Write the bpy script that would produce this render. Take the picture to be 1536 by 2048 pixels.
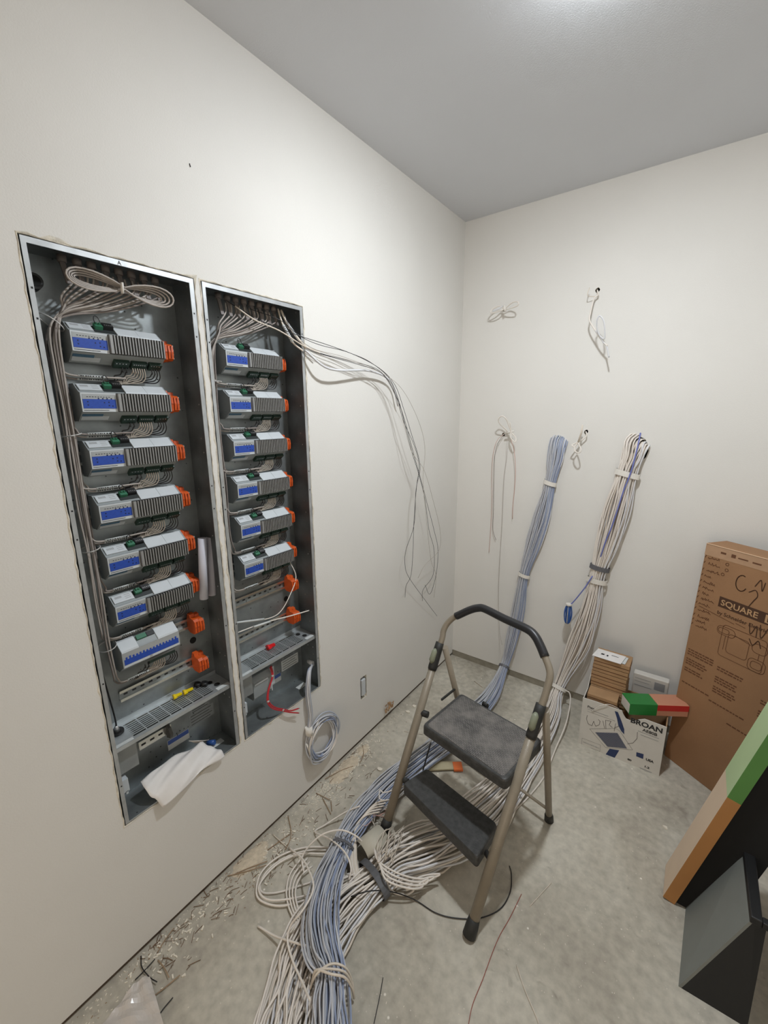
import bpy, bmesh, math, random
import numpy as np
from mathutils import Vector, Matrix
random.seed(7)
S = bpy.context.scene
COL = S.collection
for o in list(bpy.data.objects): bpy.data.objects.remove(o)

# ------------------------------------------------------------------ camera
FPX = 845.31
CAM = Vector((1.167, -2.3264, 1.5874))
def _rot(a, b, c): return Matrix.Rotation(a, 3, 'Z') @ Matrix.Rotation(b, 3, 'X') @ Matrix.Rotation(c, 3, 'Z')
RC = _rot(0.6396, 1.3436, -0.0089)
cam = bpy.data.cameras.new('camera'); co = bpy.data.objects.new('camera', cam); COL.objects.link(co)
cam.sensor_fit = 'VERTICAL'; cam.sensor_height = 36.0; cam.sensor_width = 27.0
cam.lens = FPX / 2048 * 36.0; cam.clip_start = 0.02
co.matrix_world = Matrix.Translation(CAM) @ RC.to_4x4()
S.camera = co
# ------------------------------------------------------------------ light, world, exposure
S.view_settings.view_transform = 'Standard'; S.view_settings.look = 'None'
S.view_settings.gamma = 1; S.view_settings.use_curve_mapping = False
S.view_settings.exposure = 0.06
LAMP = Vector((0.88, -1.12, 2.59)); LAMP_R = 0.052; LAMP_STRENGTH = 860.0
FILL_W = 15.0
W = bpy.data.worlds.new('world'); S.world = W; W.use_nodes = True
W.node_tree.nodes['Background'].inputs[0].default_value = (0.55, 0.6, 0.7, 1)
W.node_tree.nodes['Background'].inputs[1].default_value = 0.02
ld = bpy.data.lights.new('doorway_light', 'AREA'); ld.shape = 'RECTANGLE'; ld.size = 0.9; ld.size_y = 1.5  # added warm fill from behind the camera; no doorway is built there
ld.energy = FILL_W; ld.color = (1.0, 0.84, 0.68)
lo = bpy.data.objects.new('doorway_light', ld); COL.objects.link(lo)
lo.location = (1.15, -4.55, 0.80); lo.rotation_euler = (math.radians(90), 0, 0)

# ------------------------------------------------------------------ helpers
def at(ax, v, px, py):
    """the point of a real plane (x, y or z = v) seen at a pixel of the 1536x2048 photo"""
    d = RC @ Vector(((px - 768) / FPX, (1024 - py) / FPX, -1.0)); i = 'xyz'.index(ax)
    return CAM + d * ((v - CAM[i]) / d[i])
def atn(p0, n, px, py):
    d = RC @ Vector(((px - 768) / FPX, (1024 - py) / FPX, -1.0))
    return CAM + d * ((p0 - CAM).dot(n) / d.dot(n))
def pts(ax, v, L): return [at(ax, v, *p) for p in L]
def s2l(c):
    return tuple((x / 12.92 if x <= 0.04045 else ((x + 0.055) / 1.055) ** 2.4) for x in c)
def rgb(r, g, b): return s2l((r / 255, g / 255, b / 255))
MATS = {}
def mat(name, col, rough=0.6, metal=0.0, var=0.0, vscale=20, bump=0.0, bscale=120, emit=0, spec=0.5, trans=0, speck=None):
    """procedural material: base colour with noise variation, optional bump and specks"""
    if name in MATS: return MATS[name]
    m = bpy.data.materials.new(name); m.use_nodes = True; nt = m.node_tree; N = nt.nodes; L = nt.links
    b = N['Principled BSDF']; b.inputs['Roughness'].default_value = rough; b.inputs['Metallic'].default_value = metal
    b.inputs['Specular IOR Level'].default_value = spec
    b.inputs['Base Color'].default_value = (*col, 1)
    if trans: b.inputs['Transmission Weight'].default_value = trans
    if emit: b.inputs['Emission Color'].default_value = (*col, 1); b.inputs['Emission Strength'].default_value = emit
    tc = N.new('ShaderNodeTexCoord')
    src = None
    if var:
        n = N.new('ShaderNodeTexNoise'); n.inputs['Scale'].default_value = vscale; n.inputs['Detail'].default_value = 6
        L.new(tc.outputs['Object'], n.inputs['Vector'])
        r = N.new('ShaderNodeValToRGB'); r.color_ramp.elements[0].position = 0.3; r.color_ramp.elements[1].position = 0.7
        r.color_ramp.elements[0].color = (*[c * (1 - var) for c in col], 1)
        r.color_ramp.elements[1].color = (*[min(1, c * (1 + var)) for c in col], 1)
        L.new(n.outputs['Fac'], r.inputs['Fac']); src = r.outputs['Color']
    if speck:
        scol, sscale, thr = speck
        v = N.new('ShaderNodeTexVoronoi'); v.inputs['Scale'].default_value = sscale; L.new(tc.outputs['Object'], v.inputs['Vector'])
        r2 = N.new('ShaderNodeValToRGB'); r2.color_ramp.elements[0].position = thr * .6; r2.color_ramp.elements[1].position = thr
        r2.color_ramp.elements[0].color = (1, 1, 1, 1); r2.color_ramp.elements[1].color = (0, 0, 0, 1)
        L.new(v.outputs['Distance'], r2.inputs['Fac'])
        mx = N.new('ShaderNodeMix'); mx.data_type = 'RGBA'; L.new(r2.outputs['Color'], mx.inputs['Factor'])
        if src: L.new(src, mx.inputs['A'])
        else: mx.inputs['A'].default_value = (*col, 1)
        mx.inputs['B'].default_value = (*scol, 1); src = mx.outputs['Result']
    if src: L.new(src, b.inputs['Base Color'])
    if bump:
        n2 = N.new('ShaderNodeTexNoise'); n2.inputs['Scale'].default_value = bscale; n2.inputs['Detail'].default_value = 4
        L.new(tc.outputs['Object'], n2.inputs['Vector'])
        bp = N.new('ShaderNodeBump'); bp.inputs['Strength'].default_value = bump; bp.inputs['Distance'].default_value = 0.002
        L.new(n2.outputs['Fac'], bp.inputs['Height']); L.new(bp.outputs['Normal'], b.inputs['Normal'])
    MATS[name] = m; return m

ORI = {}
class MB:
    def __init__(s): s.v = []; s.f = []; s.m = []; s.sm = []
    def add(s, V, F, mi=0, smooth=False):
        k = len(s.v); s.v += [Vector(p) for p in V]
        for f in F: s.f.append([k + i for i in f]); s.m.append(mi); s.sm.append(smooth)
        return s
    def hexa(s, P, mi=0):  # 8 corners: bottom 4 ccw, top 4 ccw
        return s.add(P, [(3, 2, 1, 0), (4, 5, 6, 7), (0, 1, 5, 4), (1, 2, 6, 5), (2, 3, 7, 6), (3, 0, 4, 7)], mi)
    def box(s, x0, x1, y0, y1, z0, z1, mi=0):
        return s.hexa([(x0, y0, z0), (x1, y0, z0), (x1, y1, z0), (x0, y1, z0), (x0, y0, z1), (x1, y0, z1), (x1, y1, z1), (x0, y1, z1)], mi)
    def obox(s, o, a, b, c, mi=0):
        """box from corner o with edge vectors a, b, c"""
        o, a, b, c = map(Vector, (o, a, b, c))
        return s.hexa([o, o + a, o + a + b, o + b, o + c, o + a + c, o + a + b + c, o + b + c], mi)
    def prism(s, poly, a, b, mi=0):
        """poly: list of 3D points, swept from offset a to offset b"""
        a, b = Vector(a), Vector(b); n = len(poly); P = [Vector(p) + a for p in poly] + [Vector(p) + b for p in poly]
        F = [tuple(range(n))[::-1], tuple(range(n, 2 * n))] + [(i, (i + 1) % n, n + (i + 1) % n, n + i) for i in range(n)]
        return s.add(P, F, mi)
    def tube(s, P, r, n=6, mi=0, cap=True, ry=None, up=None):
        P = [Vector(p) for p in P]
        if len(P) < 2: return s
        T = []
        for i in range(len(P)):
            t = P[min(i + 1, len(P) - 1)] - P[max(i - 1, 0)]
            T.append(t.normalized() if t.length > 1e-9 else Vector((0, 0, 1)))
        u = Vector(up) if up else (Vector((0, 0, 1)) if abs(T[0].z) < .9 else Vector((1, 0, 0)))
        a = (u - T[0] * u.dot(T[0])).normalized(); V = []
        for i, p in enumerate(P):
            if i: a = (a - T[i] * a.dot(T[i])); a = a.normalized() if a.length > 1e-6 else T[i].orthogonal().normalized()
            b = T[i].cross(a); rr = r[i] if hasattr(r, '__len__') else r; r2 = rr if ry is None else ry
            for k in range(n):
                th = 2 * math.pi * k / n; V.append(p + a * (math.cos(th) * rr) + b * (math.sin(th) * r2))
        F = []
        for i in range(len(P) - 1):
            for k in range(n):
                F.append((i * n + k, i * n + (k + 1) % n, (i + 1) * n + (k + 1) % n, (i + 1) * n + k))
        s.add(V, F, mi, True)
        if cap:
            k = len(s.v) - len(V); s.f.append([k + i for i in range(n)][::-1]); s.m.append(mi); s.sm.append(False)
            s.f.append([k + (len(P) - 1) * n + i for i in range(n)]); s.m.append(mi); s.sm.append(False)
        return s
    def build(s, name, m, parent=None, bevel=0, at0=None):
        me = bpy.data.meshes.new(name)
        if parent is not None: org = ORI[parent.name]
        elif at0 is not None: org = Vector(at0)
        else:
            A = np.array([tuple(p) for p in s.v]); org = Vector(((A[:, 0].min() + A[:, 0].max()) / 2, (A[:, 1].min() + A[:, 1].max()) / 2, A[:, 2].min()))
        me.from_pydata([tuple(p - org) for p in s.v], [], s.f); me.validate()
        for x in (m if isinstance(m, (list, tuple)) else [m]): me.materials.append(x)
        if len(me.polygons) == len(s.m):
            me.polygons.foreach_set('material_index', s.m); me.polygons.foreach_set('use_smooth', s.sm)
        bm = bmesh.new(); bm.from_mesh(me); bmesh.ops.recalc_face_normals(bm, faces=bm.faces)
        bm.to_mesh(me); bm.free(); me.update()
        o = bpy.data.objects.new(name, me); COL.objects.link(o)
        if parent is not None: o.parent = parent
        else: o.location = org
        ORI[o.name] = org
        if bevel:
            bv = o.modifiers.new('bevel', 'BEVEL'); bv.width = bevel; bv.segments = 2; bv.limit_method = 'ANGLE'; bv.angle_limit = math.radians(40)
        return o
def tag(o, label=None, cat=None, group=None, kind=None):
    if label: o['label'] = label
    if cat: o['category'] = cat
    if group: o['group'] = group
    if kind: o['kind'] = kind
    return o
def thing(name, loc, label, cat, group=None):
    o = bpy.data.objects.new(name, None); o.empty_display_size = .05; COL.objects.link(o); o.location = loc
    ORI[o.name] = Vector(loc); return tag(o, label, cat, group)
def copy_tree(o, parent=None, off=(0, 0, 0)):
    c = o.copy(); COL.objects.link(c)
    if parent is not None: c.parent = parent
    else: c.location = o.location + Vector(off)
    ORI[c.name] = ORI[o.name] + Vector(off)
    for ch in list(o.children): copy_tree(ch, c, off)
    return c
def struct(o): o['kind'] = 'structure'; return o
def cr(P, k=6, closed=False):
    """Catmull-Rom through control points (numpy rows)"""
    P = [np.array(tuple(p), float) for p in P]; n = len(P); out = []
    for i in range(n if closed else n - 1):
        g = (lambda j: P[j % n]) if closed else (lambda j: P[max(0, min(n - 1, j))])
        p0, p1, p2, p3 = g(i - 1), g(i), g(i + 1), g(i + 2)
        if not closed:
            if i == 0: p0 = 2 * p1 - p2
            if i == n - 2: p3 = 2 * p2 - p1
        for j in range(k):
            t = j / k; out.append(.5 * (2 * p1 + (p2 - p0) * t + (2 * p0 - 5 * p1 + 4 * p2 - p3) * t * t + (3 * p1 - p0 - 3 * p2 + p3) * t ** 3))
    if not closed: out.append(P[-1])
    return out
def v3(P): return [Vector(p[:3]) for p in P]
def jit(a): return random.uniform(-a, a)
def cable(name, P, r, m, label, cat, group=None, n=6, k=6, parent=None):
    o = MB().tube(v3(cr(P, k)), r, n).build(name, m, parent)
    if parent is None: tag(o, label, cat, group)
    return o
def text(s, origin, xd, yd, size, m, name, parent, depth=.0006, wide=1.0, bold=0, align='LEFT'):
    cu = bpy.data.curves.new('t', 'FONT'); cu.body = s; cu.size = size; cu.extrude = 0; cu.offset = bold; cu.align_x = align; cu.resolution_u = 3
    to = bpy.data.objects.new('t', cu); COL.objects.link(to)
    dg = bpy.context.evaluated_depsgraph_get(); me = bpy.data.meshes.new_from_object(to.evaluated_get(dg))
    V = [Vector(v.co) for v in me.vertices]; F = [tuple(p.vertices) for p in me.polygons]
    bpy.data.objects.remove(to); bpy.data.curves.remove(cu); bpy.data.meshes.remove(me)
    o, xd, yd = Vector(origin), Vector(xd).normalized(), Vector(yd).normalized(); zd = xd.cross(yd)
    mb = MB(); mb.add([o + xd * v.x * wide + yd * v.y + zd * depth for v in V], F)
    return mb.build(name, m, parent)
def strokes(LL, m, name, parent, r=.0012, org=None, xd=None, yd=None, flat=.0004):
    """handwriting: each stroke a list of (a, b) on the face spanned by xd, yd"""
    mb = MB(); zd = xd.cross(yd)
    for L_ in LL:
        P = [org + xd * a + yd * b + zd * flat for a, b in L_]
        for p, q in zip(P[:-1], P[1:]):
            t = (q - p); 
            if t.length < 1e-6: continue
            t.normalize(); w = zd.cross(t) * r; e = t * r * .6
            mb.add([p - w - e, q - w + e, q + w + e, p + w - e], [(0, 1, 2, 3)])
    return mb.build(name, m, parent)

# ------------------------------------------------------------------ materials
M = {}
M['wall'] = mat('painted_drywall', rgb(220, 217, 211), .75, 0, .02, 3, .25, 260)
M['ceiling'] = mat('ceiling_paint', rgb(212, 214, 218), .8, 0, .015, 3, .2, 240)
M['gypsum'] = mat('torn_gypsum_edge', rgb(212, 205, 190), .9, 0, .22, 60, .6, 300)
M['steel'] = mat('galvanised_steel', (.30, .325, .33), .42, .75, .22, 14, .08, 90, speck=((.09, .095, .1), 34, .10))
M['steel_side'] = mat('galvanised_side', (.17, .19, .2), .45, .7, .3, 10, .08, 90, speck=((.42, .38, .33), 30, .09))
M['steel_lip'] = mat('bright_flange', (.5, .52, .53), .4, .65, .12, 30)
M['rail'] = mat('rail_metal', (.74, .74, .70), .22, .95, .05, 30)
M['dark'] = mat('dark_void', (.006, .006, .006), .9)
M['sticker'] = mat('white_sticker', rgb(205, 208, 206), .6, 0, .05, 50)
M['silver_sticker'] = mat('silver_sticker', rgb(140, 146, 148), .5, .2, .08, 60)
M['ink'] = mat('black_ink', rgb(38, 38, 40), .7)
M['blueink'] = mat('blue_ink', rgb(70, 95, 165), .6)
M['mod'] = mat('grey_module_plastic', rgb(148, 154, 155), .5, 0, .03, 30)
M['modw'] = mat('light_module_plastic', rgb(198, 203, 206), .45, 0, .02, 30)
M['modsilver'] = mat('silver_front', rgb(165, 168, 168), .45, .1, .03, 60)
M['blue'] = mat('blue_front_label', rgb(36, 72, 164), .45, 0, .10, 160)
M['fin'] = mat('grey_heat_sink', rgb(150, 150, 148), .45, .35)
M['fingap'] = mat('dark_heat_sink', rgb(62, 62, 61), .6, .2)
M['green'] = mat('dark_green_terminal', rgb(28, 52, 42), .5, 0, .1, 90)
M['green2'] = mat('green_connector', rgb(52, 112, 84), .5)
M['black'] = mat('black_plastic', rgb(26, 26, 27), .5)
M['orange'] = mat('orange_terminal', rgb(206, 84, 24), .5, 0, .06, 60)
M['orange_d'] = mat('orange_terminal_dark', rgb(140, 50, 18), .6)
M['pin'] = mat('contact_pin', (.6, .6, .6), .3, .8)
M['wgrey'] = mat('grey_insulation', rgb(172, 162, 150), .5)
M['wblack'] = mat('black_insulation', rgb(24, 24, 26), .4)
M['jacket'] = mat('grey_cable_jacket', rgb(172, 163, 155), .5, 0, .05, 60)
M['jacket_d'] = mat('dim_cable_jacket', rgb(140, 130, 124), .55, 0, .05, 60)
M['white_cable'] = mat('white_cable_jacket', rgb(226, 218, 208), .45, 0, .03, 20)
M['white_cable2'] = mat('cream_cable_jacket', rgb(216, 205, 190), .45, 0, .03, 20)
M['white_cable3'] = mat('cool_white_cable_jacket', rgb(214, 214, 216), .45, 0, .03, 20)
M['blue_cable'] = mat('pale_blue_cable_jacket', rgb(172, 177, 188), .45, 0, .04, 20)
M['blue_cable2'] = mat('grey_blue_cable_jacket', rgb(188, 189, 193), .45, 0, .04, 20)
M['blue_cable3'] = mat('mid_blue_cable_jacket', rgb(146, 157, 182), .45, 0, .04, 20)
M['deep_blue'] = mat('deep_blue_cable', rgb(52, 92, 160), .35)
M['violet'] = mat('violet_blue_cable', rgb(106, 114, 178), .45)
M['tape'] = mat('white_tape', rgb(222, 217, 208), .55, 0, .04, 60)
M['tape_grey'] = mat('grey_tape', rgb(96, 96, 100), .5, 0, .08, 80)
M['tape_dark'] = mat('dark_grey_tape', rgb(84, 84, 86), .55, 0, .1, 80)
M['tie'] = mat('zip_tie_plastic', rgb(190, 188, 184), .4)
M['red'] = mat('red_wire', rgb(178, 34, 44), .4)
M['redcap'] = mat('red_wire_nut', rgb(222, 30, 34), .4)
M['yellow'] = mat('yellow_wire_nut', rgb(236, 208, 24), .4)
M['copper'] = mat('copper_tip', (.7, .32, .16), .3, .9)
M['pink'] = mat('dull_pink_wire', rgb(206, 168, 156), .5)
M['paper'] = mat('white_paper', rgb(226, 222, 218), .7, 0, .03, 30, .3, 30)
M['paperroll'] = mat('paper_roll', rgb(196, 196, 206), .7, 0, .03, 20)
M['cardboard'] = mat('brown_cardboard', rgb(150, 112, 78), .8, 0, .05, 8, .25, 200)
M['cardboard2'] = mat('light_brown_cardboard', rgb(166, 132, 96), .8, 0, .08, 20, .25, 200)
M['cardink'] = mat('dark_brown_print', rgb(72, 46, 28), .8)
M['cardink2'] = mat('worn_marker', rgb(98, 62, 38), .8)
M['cardtape'] = mat('clear_tape_strip', rgb(172, 138, 108), .35, 0, .06, 30)
M['white_card'] = mat('white_carton', rgb(206, 202, 194), .65, 0, .03, 20)
M['navy'] = mat('navy_print', rgb(36, 52, 92), .6)
M['greyprint'] = mat('grey_print', rgb(146, 146, 146), .7)
M['ladder'] = mat('taupe_ladder_paint', rgb(140, 130, 114), .45, .1, .06, 30, speck=((.75, .72, .66), 60, .05))
M['rubber'] = mat('black_rubber', rgb(40, 40, 38), .6, 0, .1, 40)
M['grip'] = mat('black_foam_grip', rgb(36, 36, 38), .38, 0, .05, 60)
M['button'] = mat('grey_green_button', rgb(128, 132, 112), .5)
M['step'] = mat('dark_step_plastic', rgb(60, 60, 59), .5, 0, .35, 60, .4, 300, speck=((.35, .34, .32), 90, .04))
M['carton_green'] = mat('carton_green', rgb(36, 120, 52), .45)
M['carton_red'] = mat('carton_red', rgb(190, 42, 36), .5)
M['carton_tan'] = mat('carton_tan', rgb(190, 132, 104), .6)
M['stand'] = mat('charcoal_plastic', rgb(122, 125, 120), .55, 0, .03, 20)  # panel tone lifted to paint overhead light on the dark plastic
M['standblack'] = mat('black_stand_plastic', rgb(20, 20, 21), .5)
M['box_tan'] = mat('tan_leaning_carton', rgb(176, 124, 70), .6, 0, .05, 10)
M['box_green'] = mat('green_leaning_carton', rgb(84, 136, 66), .5, 0, .04, 10)
M['box_lite'] = mat('pale_carton_side', rgb(214, 190, 164), .5, 0, .03, 10)  # paler copy of the tan: light on the left side put into colour
M['box_litegreen'] = mat('pale_green_carton_side', rgb(176, 198, 150), .5, 0, .03, 10)  # paler copy of the green for the same lit side
M['track'] = mat('brown_steel_track', rgb(92, 78, 66), .6, .3, .2, 30)
M['plaster'] = mat('plaster_crumb', rgb(222, 214, 198), .9, 0, .1, 80)
M['dust'] = mat('drywall_dust', rgb(198, 184, 162), .95, 0, .15, 80)
M['scrap_brown'] = mat('brown_scrap', rgb(150, 126, 100), .7, 0, .15, 60)
M['lampglass'] = mat('lamp_glass', (.89, .945, 1.0), .4, emit=LAMP_STRENGTH)

# concrete floor
def concrete():
    m = bpy.data.materials.new('dusty_concrete'); m.use_nodes = True; nt = m.node_tree; N = nt.nodes; L = nt.links
    b = N['Principled BSDF']; b.inputs['Roughness'].default_value = .8
    tc = N.new('ShaderNodeTexCoord')
    def noise(sc, det, dist=0):
        n = N.new('ShaderNodeTexNoise'); n.inputs['Scale'].default_value = sc; n.inputs['Detail'].default_value = det
        n.inputs['Distortion'].default_value = dist; L.new(tc.outputs['Object'], n.inputs['Vector']); return n.outputs['Fac']
    def ramp(src, *st):
        r = N.new('ShaderNodeValToRGB'); e = r.color_ramp.elements
        e[0].position, e[0].color = st[0][0], (*st[0][1], 1); e[1].position, e[1].color = st[-1][0], (*st[-1][1], 1)
        for p, c in st[1:-1]: x = e.new(p); x.color = (*c, 1)
        L.new(src, r.inputs['Fac']); return r.outputs['Color']
    def mix(a, bb, f, mode='MIX'):
        x = N.new('ShaderNodeMix'); x.data_type = 'RGBA'; x.blend_type = mode
        for s_, v in (('A', a), ('B', bb), ('Factor', f)):
            if isinstance(v, (tuple, float)): x.inputs[s_].default_value = v
            else: L.new(v, x.inputs[s_])
        return x.outputs['Result']
    base = ramp(noise(2.6, 8, .6), (.28, rgb(160, 152, 138)), (.5, rgb(182, 175, 160)), (.72, rgb(200, 194, 180)))
    fine = ramp(noise(38, 8), (.3, (.80, .80, .80)), (.7, (1.1, 1.1, 1.1)))
    c = mix(base, fine, 1.0, 'MULTIPLY')
    stain = ramp(noise(5, 6, 1.2), (.58, (0, 0, 0)), (.72, (1, 1, 1)))
    c = mix(c, (*rgb(206, 200, 186), 1), mix((0, 0, 0, 1), stain, .55))
    dk = ramp(noise(9, 5, 2.0), (.66, (0, 0, 0)), (.78, (1, 1, 1)))
    c = mix(c, (*rgb(112, 104, 92), 1), mix((0, 0, 0, 1), dk, .6))
    v = N.new('ShaderNodeTexVoronoi'); v.inputs['Scale'].default_value = 16; L.new(tc.outputs['Object'], v.inputs['Vector'])
    sp = ramp(v.outputs['Distance'], (.03, (1, 1, 1)), (.07, (0, 0, 0)))
    c = mix(c, (*rgb(232, 226, 214), 1), sp)
    v2 = N.new('ShaderNodeTexVoronoi'); v2.inputs['Scale'].default_value = 41; L.new(tc.outputs['Object'], v2.inputs['Vector'])
    sp2 = ramp(v2.outputs['Distance'], (.04, (.7, .7, .7)), (.09, (0, 0, 0)))
    c = mix(c, (*rgb(216, 208, 196), 1), sp2)
    L.new(c, b.inputs['Base Color'])
    bp = N.new('ShaderNodeBump'); bp.inputs['Strength'].default_value = .35; bp.inputs['Distance'].default_value = .003
    L.new(noise(60, 6), bp.inputs['Height']); L.new(bp.outputs['Normal'], b.inputs['Normal'])
    return m
M['floor'] = concrete()

# ------------------------------------------------------------------ room shell
H = 2.59; XR = 1.86; YF = -4.60
CY = [-1.992, -1.5945]; CW = .372; CZ0, CZ1 = .466, 1.950; CD = -.105
def jag_rect(a0, a1, b0, b1, mar, j, step):
    """ragged rectangular outline in plane coordinates, counter-clockwise"""
    P = []
    def seg(p, q):
        n = max(2, int(math.hypot(q[0] - p[0], q[1] - p[1]) / step))
        for i in range(n):
            t = i / n; P.append((p[0] + (q[0] - p[0]) * t + jit(j), p[1] + (q[1] - p[1]) * t + jit(j)))
    a0 -= mar; a1 += mar; b0 -= mar; b1 += mar
    seg((a0, b0), (a1, b0)); seg((a1, b0), (a1, b1)); seg((a1, b1), (a0, b1)); seg((a0, b1), (a0, b0)); return P
def holed_wall(name, outer, holes, to3, depth, mats, backing=.16):
    bm = bmesh.new()
    edges = []; loops = []
    for L_ in [outer] + holes:
        vs = [bm.verts.new(to3(a, b, 0)) for a, b in L_]; loops.append(vs)
        for i in range(len(vs)): edges.append(bm.edges.new((vs[i], vs[(i + 1) % len(vs)])))
    bmesh.ops.triangle_fill(bm, use_beauty=True, use_dissolve=False, edges=edges)
    for L_, vs in zip(holes, loops[1:]):
        bk = [bm.verts.new(to3(a, b, depth)) for a, b in L_]
        for i in range(len(vs)):
            f = bm.faces.new((vs[i], vs[(i + 1) % len(vs)], bk[(i + 1) % len(vs)], bk[i])); f.material_index = 1
    A = [p[0] for p in outer]; B = [p[1] for p in outer]
    q = [bm.verts.new(to3(a, b, backing)) for a, b in ((min(A), min(B)), (max(A), min(B)), (max(A), max(B)), (min(A), max(B)))]
    f = bm.faces.new(q); f.material_index = 2
    o4 = [bm.verts.new(to3(a, b, 0)) for a, b in ((min(A), min(B)), (max(A), min(B)), (max(A), max(B)), (min(A), max(B)))]
    for i in range(4):
        f = bm.faces.new((o4[i], o4[(i + 1) % 4], q[(i + 1) % 4], q[i])); f.material_index = 2
    me = bpy.data.meshes.new(name); bm.to_mesh(me); bm.free()
    for m in mats: me.materials.append(m)
    o = bpy.data.objects.new(name, me); COL.objects.link(o); ORI[o.name] = Vector((0, 0, 0)); return struct(o)
wm = [M['wall'], M['gypsum'], M['dark']]
hL = [jag_rect(CY[0], CY[0] + CW, CZ0, CZ1, .0024, .0014, .018), jag_rect(CY[1], CY[1] + CW, CZ0, CZ1, .0024, .0014, .018)]
hL.append(jag_rect(-.958, -.917, .236, .352, .002, .0015, .02))
holed_wall('wall_left', [(YF, .020), (0, .020), (0, H), (YF, H)], hL, lambda a, b, d: (-d, a, b), .016, wm)
def arch(cx, cz, w, h, n=22, j=.0025):
    P = []
    for i in range(n):
        t = 2 * math.pi * i / n; P.append((cx + w * math.cos(t) + jit(j), cz + h * math.sin(t) * (1 if math.sin(t) > 0 else 1) + jit(j)))
    return P
hb1 = at('y', 0, 1117, 893); hb2 = at('y', 0, 1276, 900)
hB = [arch(hb1.x - .002, hb1.z, .034, .052), arch(hb2.x - .004, hb2.z, .046, .062)]
for px, py in ((1195, 580), (1009, 619), (1007, 869), (1172, 864)):
    p = at('y', 0, px, py); hB.append(arch(p.x, p.z, .010, .011, 12, .0015))
holed_wall('wall_back', [(0, .042), (XR, .042), (XR, H), (0, H)], hB, lambda a, b, d: (a, d, b), .016, wm, .10)
struct(MB().box(XR, XR + .1, YF, 0, 0, H).build('wall_right', M['wall']))
struct(MB().box(-.16, XR + .1, YF - .1, YF, 0, H).build('wall_front', M['wall']))
struct(MB().box(-.17, XR + .1, YF - .1, .11, H, H + .1).build('ceiling', M['ceiling']))
struct(MB().box(-.17, XR + .1, YF - .1, .11, -.1, 0).build('floor', M['floor'], at0=(0, 0, 0)))
struct(MB().box(-.03, -.009, YF, 0, 0, .035).build('baseboard_left', M['track']))
mb = MB().box(0, XR, .003, .03, 0, .06)
struct(mb.build('baseboard_back', mat('grey_steel_track', rgb(150, 144, 130), .6, .2, .15, 30)))
# ragged plaster rims round the openings
def rim(name, loop, to3, w0, w1):
    mb = MB(); n = len(loop); cx = sum(p[0] for p in loop) / n; cz = sum(p[1] for p in loop) / n; V = []
    A = [p[0] for p in loop]; B = [p[1] for p in loop]; a0, a1, b0, b1 = min(A), max(A), min(B), max(B)
    for a, b in loop:
        da = -1 if a - a0 < .01 else (1 if a1 - a < .01 else 0); db = -1 if b - b0 < .01 else (1 if b1 - b < .01 else 0)
        w = random.uniform(w0, w1) * (2.0 if random.random() < .12 else 1)
        V += [to3(a, b, -.0002), to3(a + da * w * .5 , b + db * w * .5, -.0018), to3(a + da * w, b + db * w, -.0002)]
    F = []
    for i in range(n):
        j = (i + 1) % n; F += [(3 * i, 3 * j, 3 * j + 1, 3 * i + 1), (3 * i + 1, 3 * j + 1, 3 * j + 2, 3 * i + 2)]
    mb.add(V, F); return struct(mb.build(name, M['gypsum']))
rim('trim_1', hL[0], lambda a, b, d: (-d, a, b), .0015, .006)
rim('trim_2', hL[1], lambda a, b, d: (-d, a, b), .0015, .006)

# ceiling lamp (just above the frame)
lt = thing('ceiling_lamp', (LAMP.x, LAMP.y, H), 'round domed ceiling lamp in the middle of the ceiling, just above the photo', 'lamp')
MB().tube([(LAMP.x, LAMP.y, H), (LAMP.x, LAMP.y, H - .012)], [LAMP_R + .012] * 2, 40).build('lamp_base', M['modw'], lt)
prof = [(LAMP_R * math.cos(t), .012 + .012 * math.sin(t)) for t in [math.pi / 2 * k / 8 for k in range(9)]]
MB().tube([(LAMP.x, LAMP.y, H - d) for r_, d in prof], [max(r_, .001) for r_, d in prof], 40).build('diffuser', M['lampglass'], lt)

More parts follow.
